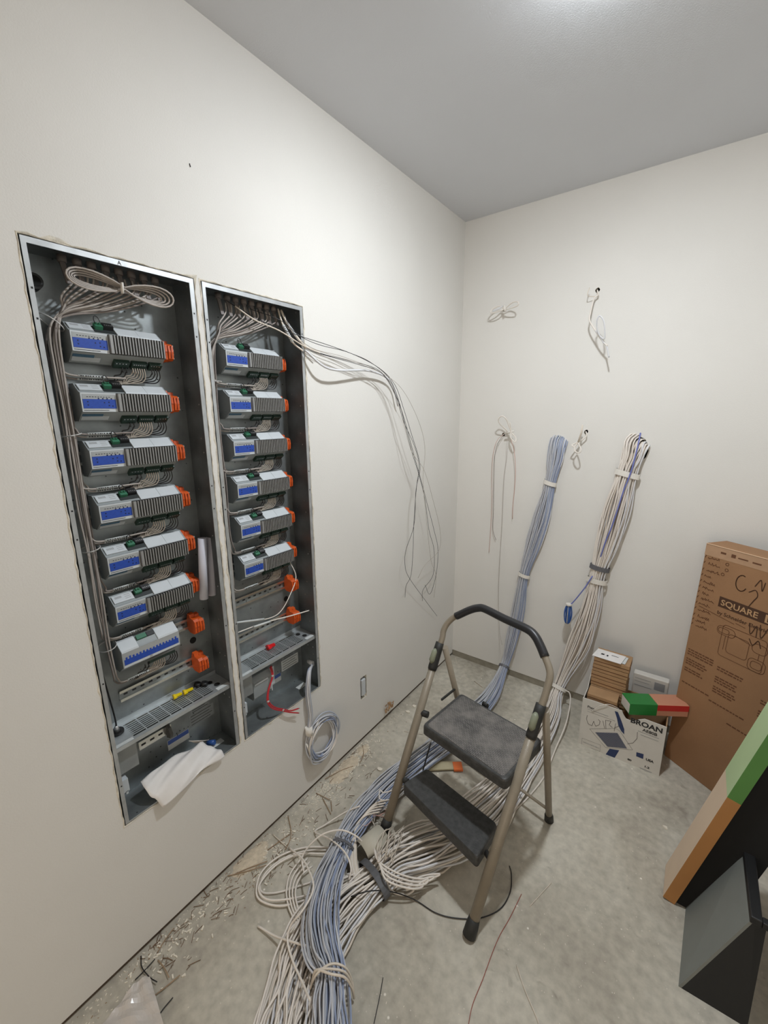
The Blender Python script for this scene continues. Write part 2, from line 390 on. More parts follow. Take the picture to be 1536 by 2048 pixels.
# ------------------------------------------------------------------ electrical cabinets
ROWZ = [1.761, 1.622, 1.484, 1.345, 1.206, 1.067, .930, .791]
SIDE = ['left', 'right']
def cabinet(i):
    y0 = CY[i]; y1 = y0 + CW; t = .0015
    c = thing('electrical_cabinet', (0, (y0 + y1) / 2, CZ0),
              ['open galvanised steel cabinet in the left wall, the one with seven control modules',
               'open galvanised steel cabinet in the left wall, the one with six control modules'][i], 'cabinet', 'steel cabinets recessed in the left wall')
    b = MB(); b.box(CD - t, CD, y0, y1, CZ0, CZ1)
    b.build('back_panel', M['steel'], c)
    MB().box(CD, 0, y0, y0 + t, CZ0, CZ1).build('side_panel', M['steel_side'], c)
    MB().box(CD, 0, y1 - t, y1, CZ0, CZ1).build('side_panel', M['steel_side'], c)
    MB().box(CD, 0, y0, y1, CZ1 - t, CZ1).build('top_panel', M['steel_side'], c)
    MB().box(CD, 0, y0, y1, CZ0, CZ0 + t).build('bottom_panel', M['steel'], c)
    f = MB(); w = .012
    f.box(0, .0015, y0, y0 + w * .8, CZ0, CZ1).box(0, .0015, y1 - w, y1, CZ0, CZ1)
    f.box(0, .0015, y0 + w * .8, y1 - w, CZ1 - w, CZ1).box(0, .0015, y0 + w * .8, y1 - w, CZ0, CZ0 + .004)
    for zz in (1.86, 1.80, 1.38, 1.31, .92, .60):  # dark screw holes in the right flange
        f.box(.0015, .0019, y1 - .008, y1 - .0045, zz, zz + .004, 1)
        f.box(.0015, .0019, y0 + .004, y0 + .0075, zz - .01, zz - .006, 1)
    f.build('flange', [M['steel_lip'], M['ink']], c)
    # shelf with slotted grille
    zs = .705; x0, x1 = CD, -.006; s = MB()
    gy0, gy1, gx0, gx1 = y0 + .062, y1 - .062, x0 + .016, x1 - .012
    s.box(x0, x1, y0 + t, gy0, zs - .0015, zs).box(x0, x1, gy1, y1 - t, zs - .0015, zs)
    s.box(x0, gx0, gy0, gy1, zs - .0015, zs).box(gx1, x1, gy0, gy1, zs - .0015, zs)
    ns = 8
    for k in range(1, ns):
        xx = gx0 + (gx1 - gx0) * k / ns; s.box(xx - .0021, xx + .0021, gy0, gy1, zs - .0015, zs)
    for k in range(1, 7):
        yy = gy0 + (gy1 - gy0) * k / 7; s.box(gx0, gx1, yy - .0016, yy + .0016, zs - .0014, zs + .0001)
    s.box(x0, x0 + .0015, y0 + t, y1 - t, zs, zs + .012).box(x1, x1 + .0015, y0 + t, y1 - t, zs - .012, zs)
    s.build('vented_shelf', mat('shelf_steel', (.52, .55, .56), .36, .6, .12, 16), c)
    MB().box(gx0, gx1, gy0, gy1, zs - .006, zs - .0055).build('shelf_filter', mat('dark_mesh', rgb(40, 44, 46), .7), c)  # dark sheet below the slots in place of the compartment's shade
    hol = MB()
    for yy, xx in ((y1 - .036, -.040), (y1 - .046, -.068)): hol.tube([(xx, yy, zs + .0005), (xx, yy, zs + .001)], .0095, 16)
    hol.build('knockout', M['dark'], c)
    # stickers
    def stick(name, B, m='sticker', lines=0, ax='x'):
        st = MB().box(*B).build(name, M[m], c)
        if lines:
            q = MB()
            for k in range(lines):
                z = B[5] - (B[5] - B[4]) * (k + .7) / (lines + .4)
                if ax == 'x': q.box(B[1], B[1] + .0003, B[2] + .006, B[3] - .006 - random.random() * .012, z - .0012, z + .0006)
            q.build('print_lines', M['ink'], st)
        return st
    stick('shelf_sticker', (-.019, -.007, y0 + .012, y0 + .058, zs + .0002, zs + .0006))
    stick('shelf_sticker', (-.024, -.008, y1 - .052, y1 - .006, zs + .0002, zs + .0006))
    stick('spec_sticker', (CD, CD + .0005, y1 - .105, y1 - .035, .600, .640), 'silver_sticker', 5)
    stick('spec_sticker', (CD, CD + .0006, y1 - .112, y1 - .022, .553, .600), 'sticker' if i else 'silver_sticker', 4)
    ml = stick('maker_sticker', (CD, CD + .0006, y1 - .19, y1 - .118, .520, .556), 'sticker')
    MB().box(CD + .0006, CD + .001, y1 - .189, y1 - .119, .540, .555).build('blue_band', M['blueink'], ml)
    stick('floor_sticker', (-.075, -.052, y1 - .07, y1 - .025, CZ0 + t, CZ0 + t + .0005))
    # mounting rails
    for z in ROWZ:
        r = MB(); ry0, ry1 = y0 + .070, y1 - .064 + .0
        prof = [(CD, z - .0125), (CD + .001, z - .0125), (CD + .001, z + .0125), (CD, z + .0125)]
        r.box(CD, CD + .0012, ry0, ry1, z - .011, z + .011, 1)
        r.box(CD + .001, CD + .0085, ry0, ry1, z + .0095, z + .011).box(CD + .0075, CD + .0085, ry0, ry1, z + .011, z + .0175)
        r.box(CD + .001, CD + .0085, ry0, ry1, z - .011, z - .0095).box(CD + .0075, CD + .0085, ry0, ry1, z - .0175, z - .011)
        if z in ROWZ[-2:]:
            for k in range(9): yy = ry0 + .012 + k * .024; r.box(CD + .0012, CD + .0016, yy, yy + .011, z - .0025, z + .0025, 2)
        r.build('mounting_rail', [M['rail'], M['steel'], M['ink']], c)
    # entry clamps hanging from the top
    for k in range(8):
        yy = y0 + .085 + k * .030; cl = MB()
        cl.obox((-.066, yy, CZ1 - .014), (.004, 0, 0), (0, .011, 0), (.010, .004, -.048))
        cl.tube([(-.064, yy + .006, CZ1 - .001), (-.064, yy + .006, CZ1 - .016)], .0095, 12)
        cl.build('cable_clamp', mat('clamp_plastic', rgb(120, 112, 108), .6), c)
    # small conduit hole / knockout ring on back
    k2 = MB()
    for yy, zz in ((y1 - .066, .862),):
        k2.tube([(CD + .0003, yy, zz), (CD + .001, yy, zz)], .011, 16)
    k2.build('back_knockout', M['dark'], c)
    if i == 0:
        k3 = MB(); k3.tube([(CD + .001, y0 + .035, 1.885), (CD + .03, y0 + .035, 1.885)], [.019, .017], 18); k3.tube([(CD + .03, y0 + .035, 1.885), (CD + .0305, y0 + .035, 1.885)], .012, 18, 1)
        k3.build('conduit_nut', [M['black'], M['dark']], c)
        text('A', (.0019, (y0 + y1) / 2 - .004, CZ1 - .011), (0, 1, 0), (0, 0, 1), .013, M['ink'], 'marker_letter', c, .0002)
    # power box in the lower left with small terminal
    pb = MB().box(CD, -.03, y0 + t, y0 + .068, .600, zs - .002).build('wiring_box', mat('steel_box', (.34, .36, .36), .5, .5, .1, 20), c)
    tb = MB().box(CD + .055, -.018, y0 + .004, y0 + .030, .548, .588).box(-.03, -.018, y0 + .008, y0 + .014, .536, .55).box(-.03, -.018, y0 + .020, y0 + .026, .540, .55)
    tb.build('ground_terminal', M['modw'], c)
    hs = MB()
    for k in range(14):
        yy = y0 + .1 + random.random() * .22; zz = random.choice([.52, .56, .60, .64, 1.82, 1.69, .86]) + jit(.01)
        hs.tube([(CD + .0002, yy, zz), (CD + .0008, yy, zz)], .0019, 8)
    for k in range(9):
        hs.tube([(-.02 - random.random() * .06, y1 - t - .0003, .55 + k * .15 + jit(.04)), (-.02 - random.random() * .001, y1 - t - .001, .55 + k * .15)][:1] * 1, .001)
    hs.build('screw_holes', M['ink'], c)
    kn = MB()
    for zz in (1.62, 1.48, 1.22, 1.05, .80, .64):
        for dx in ((-.03,) if zz > 1 else (-.03, -.06)):
            kn.tube([(dx, y1 - t - .0002, zz), (dx, y1 - t - .001, zz)], .0022, 8)
    kn.build('side_screws', M['pin'], c)
    return c
cabs = [cabinet(0), cabinet(1)]

# ---- din rail module, built once at row 0 of the left cabinet
MX = -.1
def build_module(y, z):
    W_ = .216; t = thing('control_module', (MX, y, z), 'x', 'control module', 'control modules on the cabinet rails')
    def pr(P, a, b, m, name, par=None, mi=None, bev=0):
        return MB().prism([(MX + px, 0, z + pz) for px, pz in P], (0, y + a, 0), (0, y + b, 0)).build(name, m, par or t, bev)
    body = [(.004, -.045), (.032, -.045), (.036, -.041), (.060, -.0235), (.0645, -.0225), (.0645, .0225), (.060, .0235), (.036, .041), (.032, .045), (.004, .045)]
    pr(body, 0, W_, M['mod'], 'housing')
    # side cheek, slightly darker foot notch
    f = MB(); X = MX
    f.box(X + .0645, X + .0662, y, y + .078, z - .0225, z + .0225, 0)
    f.build('front_frame', M['modw'], t)
    lab = MB(); lab.box(X + .0662, X + .0667, y + .003, y + .076, z - .0155, z + .0195, 0)
    lab.build('front_plate', M['modsilver'], t)
    bl = MB(); bl.box(X + .0667, X + .0671, y + .003, y + .076, z - .0145, z + .0075, 0)
    for k, (a, b) in enumerate(((.012, .000), (.012, -.008), (.048, -.002), (.058, -.001), (.058, -.009), (.066, -.010))):
        bl.box(X + .0671, X + .0674, y + a, y + a + .0028, z + b, z + b + .0028, 1)
    for k in range(4): bl.box(X + .0671, X + .0674, y + .036 + .0095 * k, y + .039 + .0095 * k, z + .0075, z + .0105, 1)
    bl.build('blue_label', [M['blue'], mat('navy_dot', rgb(16, 24, 60), .5), M['modw']], t)
    pl = MB(); pl.box(X + .0662, X + .0668, y + .003, y + .058, z - .0195, z - .0183)
    for k in range(9): pl.box(X + .0667, X + .0669, y + .012 + k * .006, y + .0155 + k * .006, z + .012, z + .0135)
    pl.build('fine_print', M['ink'], t)
    hs = MB(); hs.box(X + .0645, X + .066, y + .080, y + W_, z - .0225, z + .0225, 1)
    hs.box(X + .066, X + .075, y + .080, y + .0865, z - .0215, z + .0215, 0)
    n = 18
    for k in range(n):
        yy = y + .0895 + k * (.1265 / n); hs.box(X + .066, X + .076, yy, yy + .0026, z - .0215, z + .0215, 0)
    hs.box(X + .066, X + .070, y + .080, y + W_, z + .0215, z + .0228, 1)
    hs.box(X + .066, X + .070, y + .080, y + W_, z - .0228, z - .0215, 1)
    hs.build('heat_sink', [M['fin'], M['fingap']], t)
    cov = [(.034, .0445), (.0385, .0445), (.0635, .0255), (.0645, .0225), (.058, .0225)]
    pr(cov, .104, .1565, M['modw'], 'terminal_cover'); pr(cov, .1572, .209, M['modw'], 'terminal_cover')
    # upper left label plate and well with connectors
    nrm = Vector((.019, 0, .025)).normalized(); dd = Vector((.025, 0, -.019)).normalized()
    o = Vector((X + .036, y, z + .0422))
    u = MB(); u.obox(o + Vector((0, .004, 0)), dd * .024, (0, .050, 0), nrm * .0022)
    u.build('label_plate', M['modw'], t)
    bc = MB()
    for k in range(8): bc.obox(o + Vector((0, .010 + k * .0022, 0)) + nrm * .0022 + dd * .004, dd * .007, (0, .0011, 0), nrm * .0002)
    for k in range(3): bc.obox(o + Vector((0, .034, 0)) + nrm * .0022 + dd * (.004 + k * .006), dd * .0012, (0, .014, 0), nrm * .0002)
    bc.build('barcode', M['greyprint'], t)
    w = MB(); w.obox(o + Vector((0, .0565, 0)), dd * .026, (0, .0465, 0), nrm * .001); w.build('connector_well', mat('well_dark', rgb(40, 46, 46), .6), t)
    g = MB(); g.obox(o + Vector((0, .060, 0)) + nrm * .001, dd * .016, (0, .017, 0), nrm * .009)
    g.obox(o + Vector((0, .063, 0)) + nrm * .010 + dd * .004, dd * .004, (0, .003, 0), nrm * .004).obox(o + Vector((0, .070, 0)) + nrm * .010 + dd * .004, dd * .004, (0, .003, 0), nrm * .004)
    g.build('green_connector', M['green2'], t)
    k_ = MB(); k_.obox(o + Vector((0, .079, 0)) + nrm * .001 - dd * .004, dd * .017, (0, .022, 0), nrm * .010)
    k_.build('black_connector', M['black'], t)
    sc = MB()
    for k in range(4): sc.obox(o + Vector((0, .082 + k * .0048, 0)) + nrm * .011 + dd * .005, dd * .003, (0, .0024, 0), nrm * .0003)
    sc.build('connector_screws', M['pin'], t)
    lp = v3(cr([(X + .045, y + .064, z + .046), (X + .044, y + .062, z + .060), (X + .043, y + .067, z + .066), (X + .044, y + .073, z + .060), (X + .046, y + .076, z + .046)], 5))
    MB().tube(lp, .0011, 6).build('jumper_wire', M['wblack'], t)
    # bottom label plate and three terminal blocks
    dn = Vector((.024, 0, .0175)).normalized(); nb = Vector((.0175, 0, -.024)).normalized(); ob = Vector((X + .036, y, z - .041))
    b1 = MB(); b1.obox(ob + Vector((0, .003, 0)), dn * .014, (0, .060, 0), nb * .0015); b1.obox(ob + Vector((0, .003, 0)) + dn * .0145, dn * .008, (0, .045, 0), nb * .0012, 1)
    b1.build('bottom_plate', [M['modw'], mat('teal_print', rgb(70, 104, 128), .6)], t)
    for a, b in ((.092, .128), (.134, .172), (.178, .211)):
        tb = MB(); tb.obox(ob + Vector((0, a, 0)) - dn * .006, dn * .022, (0, b - a, 0), nb * .010)
        k = 0; nn = 4 if b - a < .037 else 6
        for k in range(nn): tb.obox(ob + Vector((0, a + .004 + k * (b - a - .006) / nn, 0)) + nb * .010 + dn * .010, dn * .0025, (0, .0025, 0), nb * .0003, 1)
        tb.build('terminal_block', [M['green'], M['pin']], t)
    return t
def build_connector(y, z):
    t = thing('rail_connector', (MX, y, z), 'x', 'connector', 'orange connectors at the right end of each rail')
    X = MX
    prof = [(.0, -.020), (.014, -.027), (.040, -.026), (.048, -.020), (.050, .0), (.048, .018), (.040, .024), (.022, .026), (.020, .036), (.008, .038), (.004, .026), (0, .018)]
    for k, (a, b, dz) in enumerate(((0, .0150, -.0), (.0160, .030, .0))):
        s = 1 - .12 * k
        MB().prism([(X + px * (1 + .06 * k), 0, z + pz * s) for px, pz in prof], (0, y + a, 0), (0, y + b, 0)).build('housing', M['orange'], t)
    g = MB().box(X + .012, X + .0512, y + .0065, y + .0080, z - .018, z + .018).box(X + .012, X + .0540, y + .0225, y + .0240, z - .016, z + .016)
    g.box(X + .0495, X + .0508, y + .001, y + .0145, z - .0012, z + .0002)
    g.build('slot', M['orange_d'], t)
    p = MB()
    for k in range(4): zz = z - .018 + k * .011; p.box(X + .036, X + .044, y + .030, y + .035, zz, zz + .004)
    p.build('contact_pins', M['pin'], t)
    return t
def build_wires(y, z):
    """individually insulated leads under a module"""
    out = []
    X = MX
    def lead(yy, m, r, x0, drop, endy, zc):
        P = [(X + x0, yy, z - .050), (X + x0 + .001, yy + .001, z - .062), (X + x0 - .001, yy + jit(.001), z - drop + .012), (X + x0 - .004, yy - .005, z - drop + .002),
             (X + x0 - .008, yy - .018, z - drop - .002), (X + .032, (yy + endy) / 2, zc), (X + .028, endy, zc)]
        return MB().tube(v3(cr(P, 5)), r, 6), m
    for k in range(4):
        out.append((lead(y + .184 + k * .0066, M['wblack'], .00145, .046, .072 + .004 * k, y + .10, z - .086 + jit(.003)), 'black'))
    for k in range(6):
        out.append((lead(y + .137 + k * .0058, M['wgrey'], .00135, .044, .070 + .003 * k, y + .085, z - .088 + jit(.003)), 'grey'))
    for k in range(2):
        out.append((lead(y + .112 + k * .009, M['wblack'], .00145, .042, .070 + .004 * k, y + .075, z - .084 + jit(.003)), 'black'))
    return [( MBm[0].build('lead_wire', MBm[1]), c) for MBm, c in out]
ORDW = ['topmost', 'second', 'third', 'fourth', 'fifth', 'sixth', 'seventh']
WROW = {0: ['topmost module', 'second module down', 'third module down', 'fourth module down', 'fifth module down', 'sixth module down', 'lowest module'],
        1: ['topmost module', 'second module down', 'third module down', 'fourth module down', 'fifth module down', 'lowest module']}
YM = [CY[0] + .073, CY[1] + .080]
proto = build_module(YM[0], ROWZ[0]); cproto = build_connector(YM[0] + .218, ROWZ[0]); wproto = build_wires(YM[0], ROWZ[0])
for c in (0, 1):
    nm = 'left-hand' if c == 0 else 'right-hand'
    for r in range(6):
        off = (0, YM[c] - YM[0], ROWZ[r] - ROWZ[0]); first = (c == 0 and r == 0)
        o = proto if first else copy_tree(proto, None, off)
        o['label'] = 'finned grey control module with blue label, %s in the %s cabinet' % (['topmost', 'second from the top', 'third from the top', 'fourth from the top', 'fifth from the top', 'sixth from the top' if c == 0 else 'lowest'][r], nm)
        for w, colr in wproto:
            wo = w if first else w.copy()
            if not first: COL.objects.link(wo); wo.location = w.location + Vector(off)
            tag(wo, 'thin %s lead wires curving left below the %s in the %s cabinet' % (colr, WROW[c][r], nm), 'wire', 'lead wires below the modules')
    for r in range(8):
        off = (0, YM[c] - YM[0], ROWZ[r] - ROWZ[0]); first = (c == 0 and r == 0)
        o = cproto if first else copy_tree(cproto, None, off)
        where = ('at the right end of the %s' % (WROW[c][r] if r < (7 if c == 0 else 6) else '')) if r < (7 if c == 0 else 6) else ('on the bare %srail' % ('bottom ' if r == 7 else 'upper '))
        o['label'] = 'orange rail connector %s in the %s cabinet' % (where, nm)
# seventh module of the left cabinet: wide, without fins
def build_wide(y, z):
    t = thing('control_module', (MX, y, z), 'light grey control module without fins, lowest in the left-hand cabinet', 'control module', 'control modules on the cabinet rails')
    W_ = .160; X = MX
    body = [(.004, -.045), (.032, -.045), (.060, -.0235), (.0645, -.0225), (.0645, .0225), (.060, .0255), (.040, .042), (.032, .045), (.004, .045)]
    def pr(P, a, b, m, name): return MB().prism([(X + px, 0, z + pz) for px, pz in P], (0, y + a, 0), (0, y + b, 0)).build(name, m, t)
    pr(body, 0, W_, M['mod'], 'housing')
    cov = [(.030, .047), (.038, .046), (.0635, .0270), (.0652, .0225), (.05, .02)]
    pr(cov, .001, .046, M['modw'], 'terminal_cover'); pr(cov, .100, .159, M['modw'], 'terminal_cover')
    v = MB()
    for a, b in ((.004, .044), (.103, .156)):
        k = a
        while k < b: v.box(X + .012, X + .026, y + k, y + k + .0018, z + .0452, z + .0474); k += .0046
    v.build('vent_slots', M['greyprint'], t)
    f = MB(); f.box(X + .0645, X + .0660, y, y + W_, z - .0225, z + .0225, 0); f.build('front_plate', M['modsilver'], t)
    b = MB(); b.box(X + .0660, X + .0665, y + .004, y + .156, z - .014, z + .002)
    for k in range(16): b.box(X + .0660, X + .0664, y + .008 + k * .0092, y + .013 + k * .0092, z + .002, z + random.uniform(.006, .010))
    b.build('blue_label', M['blue'], t)
    w = MB(); w.box(X + .0660, X + .0664, y + .002, y + .070, z - .021, z - .0155).box(X + .0660, X + .0664, y + .078, y + .158, z - .021, z - .0155); w.build('white_strip', M['modw'], t)
    o = Vector((X + .036, y, z + .0422)); nrm = Vector((.019, 0, .025)).normalized(); dd = Vector((.025, 0, -.019)).normalized()
    MB().obox(o + Vector((0, .050, 0)), dd * .014, (0, .026, 0), nrm * .008).build('green_connector', M['green2'], t)
    MB().obox(o + Vector((0, .078, 0)), dd * .014, (0, .020, 0), nrm * .006).build('black_connector', M['black'], t)
    MB().obox(Vector((X + .03, y + .075, z - .052)), (.018, 0, .010), (0, .075, 0), (.004, 0, -.006)).build('terminal_block', M['green'], t)
    return t
build_wide(YM[0] - .003, ROWZ[6])
for w, colr in wproto:
    wo = w.copy(); COL.objects.link(wo); wo.location = w.location + Vector((0, -.052, ROWZ[6] - ROWZ[0]))
    tag(wo, 'thin %s lead wires curving left below the lowest module in the left-hand cabinet' % colr, 'wire', 'lead wires below the modules')

# ---- trunk cables
def trunk(c):
    y0 = CY[c]; nm = ['left-hand', 'right-hand'][c]; rows = (7, 6)[c]
    k = 0
    for r in range(rows):
        for j in range(2):
            top = 7 - r if r < 7 else 0
            yt = y0 + .091 + (7 - (k * 7 / (2 * rows))) * .030 * .98 + jit(.004)
            yd = y0 + .038 + (k % 5) * .0055 + jit(.0015); xd = -.085 + (k // 5) * .016 + jit(.003)
            zb = 1.815 - .035 * (1 - k / (2 * rows)) + .0
            zr = ROWZ[r] - .083 + j * .007
            X = MX + .028 + j * .008
            ym = YM[c]
            P = [(-.058, yt, 1.925), (-.056, yt - .004, 1.895), (-.055 + jit(.01), y0 + .6 * (yt - y0) + .01, 1.865 - .06 * (yt - y0)), (-.06 + jit(.01), y0 + .075, 1.845 - .10 * (yt - y0)), (xd, yd + .004, 1.775 + jit(.01)), (xd, yd, 1.70)]
            z = 1.60
            while z > zr + .10: P.append((xd + jit(.003), yd + jit(.003), z)); z -= .12
            P += [(xd, yd + .001, zr + .045), (X - .004, yd + .010, zr + .012), (X, y0 + .075, zr), (X, ym + .07, zr - .001), (X, ym + .12, zr)]
            root = thing('control_cable', P[0], 'grey sheathed cable fanning from the top clamps, running down the left side and in below the %s of the %s cabinet' % (WROW[c][r].replace(' module', ' module') , nm) if 0 else
                         'grey cable down the left side of the %s cabinet, ending below the %s' % (nm, WROW[c][r]), 'cable', 'cables inside the steel cabinets')
            MB().tube(v3(cr(P, 5)), .0024, 6).build('sheath', M['jacket'] if (k % 3) else M['jacket_d'], root)
            sl = MB().tube([(X, ym + .012, zr - .0002), (X, ym + .070, zr - .0006)], .0034, 6); s_ = sl.build('cable_label', M['sticker'], root)
            q = MB(); yy = ym + .016
            while yy < ym + .066:
                w_ = random.uniform(.002, .0045); q.box(X + .0033, X + .0036, yy, yy + w_, zr - .0014, zr + .0012); yy += w_ + random.uniform(.001, .003)
            q.build('label_print', M['ink'], s_)
            k += 1
trunk(0); trunk(1)
def zip_tie(P0, n, rx, label, g='zip ties on the cabinet cables'):
    mb = MB(); P = []
    for k in range(17):
        t = 2 * math.pi * k / 16; P.append((P0[0] + rx[0] * math.cos(t), P0[1] + rx[1] * math.sin(t), P0[2] + rx[2] * math.sin(t)))
    mb.tube(v3(P), .0016, 6, ry=.0008); return tag(mb.build('zip_tie', M['tie']), label, 'zip tie', g)
for z, w in ((1.80, 'just below the cable fan'), (1.545, 'beside the second gap'), (1.255, 'beside the fifth module'), (.975, 'beside the lowest module')):
    zip_tie((-.068, CY[0] + .050, z), 0, (.030, .022, .004 if z < 1.7 else -.016), 'pale zip tie round the cable trunk of the left-hand cabinet, %s' % w)
zip_tie((-.068, CY[1] + .050, 1.69), 0, (.030, .022, 0), 'pale zip tie round the cable trunk of the right-hand cabinet, beside its topmost module')

# coil of cable tied at the top of the left cabinet
cc = thing('cable_coil', (-.035, CY[0] + .2, 1.88), 'flat figure-eight coil of grey cable tied at the top of the left-hand cabinet', 'cable coil')
mb = MB()
for k in range(4):
    A = at('x', -.02 - .006 * k, 132 + 5 * k, 547 + 2 * k); B_ = at('x', -.02 - .006 * k, 347 - 8 * k, 602 - k); m_ = at('x', -.016, 243, 577)
    d = (B_ - A); L0 = d.length; d.normalize(); up = Vector((0, -d.z, d.y))
    P = []
    for q in range(32):
        t = 2 * math.pi * q / 32; a = .5 * L0 * math.cos(t); b = (.035 - .0065 * k) * math.sin(t) * (abs(math.cos(t)) ** .8 * 1.1 + .06); b *= 1 if math.cos(t) > 0 else 1
        P.append((A + B_) / 2 + d * a + up * b + Vector((.004 * math.sin(2 * t), 0, 0)))
    P.append(P[0]); mb.tube(P, .0024, 6, cap=False)
mb.build('coil_loops', M['jacket'], cc)
MB().tube([m_ + Vector((.004, -.001, -.012)), m_ + Vector((.006, 0, .012))], .0055, 8, ry=.003).build('coil_tie', M['tape'], cc)

# rolled drawing in left cabinet
for k, (px0, px1, yy) in enumerate((((397, 1078), (401, 1200), .0), ((413, 1076), (418, 1192), .0))):
    a = at('x', -.045 - .01 * k, *px0); b = at('x', -.045 - .01 * k, *px1); a.y += .012; b.y += .012
    mb = MB(); mb.tube([a, b], .013 - .001 * k, 20); sp = []
    tag(mb.build('paper_roll', M['paperroll']), ['white rolled paper sheet standing against the right side of the left-hand cabinet, outer one', 'greyer paper roll half hidden behind the white roll in the left-hand cabinet'][k], 'paper roll')

# lower compartment rail with clip (left cabinet)
r = thing('mounting_rail', (CD, -1.85, .60), 'short metal rail with a dark clip in the bottom compartment of the left-hand cabinet', 'rail')
MB().box(CD, CD + .008, -1.895, -1.795, .592, .612).box(CD + .007, CD + .009, -1.895, -1.795, .588, .594).box(CD + .007, CD + .009, -1.895, -1.795, .610, .616).build('rail', M['rail'], r)
h = MB()
for k in range(4): h.box(CD + .008, CD + .0085, -1.888 + k * .026, -1.875 + k * .026, .599, .605)
h.build('rail_slots', M['ink'], r)
cp = MB().prism([(CD + .008, 0, .577), (CD + .03, 0, .585), (CD + .036, 0, .60), (CD + .026, 0, .618), (CD + .008, 0, .628)], (0, -1.812, 0), (0, -1.803, 0)); cp.build('rail_clip', mat('clip_grey', rgb(84, 84, 82), .6), r)

# grounded cable with grommet on the shelf, left cabinet
g = thing('grommeted_cable', (-.072, -1.955, .706), 'black cable dropping through a round grommet at the left end of the left-hand cabinet shelf', 'cable')
MB().tube([(-.070, -1.953, .706), (-.070, -1.953, .712)], .018, 20).build('grommet', M['black'], g)
MB().tube(v3(cr([(-.070, -1.953, .714), (-.066, -1.953, .75), (-.07, -1.955, .80), (-.08, -1.958, .87), (-.09, -1.962, .95)], 5)), .0022, 6).build('cable', M['wblack'], g)
MB().tube([(-.070, -1.953, .713), (-.069, -1.953, .73)], [.009, .004], 10).build('cable_gland', M['pin'], g)

# wire nuts etc. on the shelves
def nut(a, b, m, label, r0=.0085, r1=.005):
    a, b = Vector(a), Vector(b); mb = MB(); d = b - a
    mb.tube([a, a + d * .25, a + d * .3, a + d], [r0, r0 * .9, r0 * .7, r1], 10)
    w = d.cross(Vector((0, 0, 1))).normalized() * r0 * 1.35; up = Vector((0, 0, .002))
    mb.obox(a - w + Vector((0, 0, -.0015)), w * 2, d * .35, (0, 0, .003))
    return tag(mb.build('wire_nut', m), label, 'wire nut', 'wire nuts on the cabinet shelves')
nut((-.082, -1.783, .7142), (-.078, -1.757, .7142), M['yellow'], 'yellow wire nut lying on the left-hand cabinet shelf, nearer the camera of the yellow pair')
nut((-.077, -1.752, .7142), (-.073, -1.722, .7142), M['yellow'], 'yellow wire nut lying on the left-hand cabinet shelf, the farther of the yellow pair')
nut((-.076, -1.418, .7142), (-.072, -1.386, .7142), M['redcap'], 'red wire nut lying on the shelf of the right-hand cabinet', .011, .007)
for k, (x, y) in enumerate(((-.085, -1.700), (-.070, -1.684))):
    mb = MB().tube([(x, y, .7062), (x, y + .003, .717)], [.012, .0105], 12); mb.tube([(x, y + .003, .717), (x, y + .003, .7172)], .006, 12)
    tag(mb.build('rubber_bushing', M['black']), ['black rubber bushing on the left-hand shelf, the one next to the yellow wire nuts', 'black rubber bushing on the left-hand shelf, the one nearer the white sticker'][k], 'bushing')

# folded sheet hanging over the lower edge
pp = thing('instruction_sheet', (0, -1.85, .47), 'creased white instruction sheet draped over the bottom edge of the left-hand cabinet', 'paper')
A = [at('x', -.085, 290, 1563), at('x', -.09, 372, 1508), at('x', -.07, 402, 1496)]
rows = []
ca = [Vector((-.050, -1.925, .522)), Vector((-.030, -1.925, .526)), Vector((-.006, -1.922, .512)), Vector((.012, -1.912, .484)), Vector((.020, -1.898, .456))]
cb = [Vector((-.055, -1.730, .520)), Vector((-.035, -1.715, .512)), Vector((-.02, -1.70, .498)), Vector((.000, -1.690, .486)), Vector((.010, -1.685, .476))]
ca2 = cr(ca, 5); cb2 = cr(cb, 5); V = []; F = []; nn = 22
for i, (p, q) in enumerate(zip(ca2, cb2)):
    for k in range(nn):
        t = k / (nn - 1); w = p * (1 - t) + q * t
        V.append(Vector(w) + Vector((.004 * math.sin(t * 9 + i * .3), 0, .0035 * math.sin(t * 13 + i * .9) + .0045 * math.sin(t * 7 + i * .5) + .012 * math.sin(math.pi * t) * (1 - i / len(ca2)))))
for i in range(len(ca2) - 1):
    for k in range(nn - 1): F.append((i * nn + k, i * nn + k + 1, (i + 1) * nn + k + 1, (i + 1) * nn + k))
sh = MB().add(V, F, 0, True).build('sheet', M['paper'], pp)
sd = sh.modifiers.new('thick', 'SOLIDIFY'); sd.thickness = .0006
MB().add([(-.07, -1.735, .512), (-.062, -1.762, .546), (-.045, -1.725, .530), (-.050, -1.70, .512)], [(0, 1, 2, 3)]).build('folded_corner', M['paper'], pp).modifiers.new('t', 'SOLIDIFY').thickness = .0006
tag(MB().tube([(-.082, -1.690, .476), (-.06, -1.676, .480)], .009, 8).build('wire_nut', M['deep_blue']), 'blue wire nut on the floor of the left-hand cabinet behind the paper', 'wire nut', 'wire nuts on the cabinet shelves')

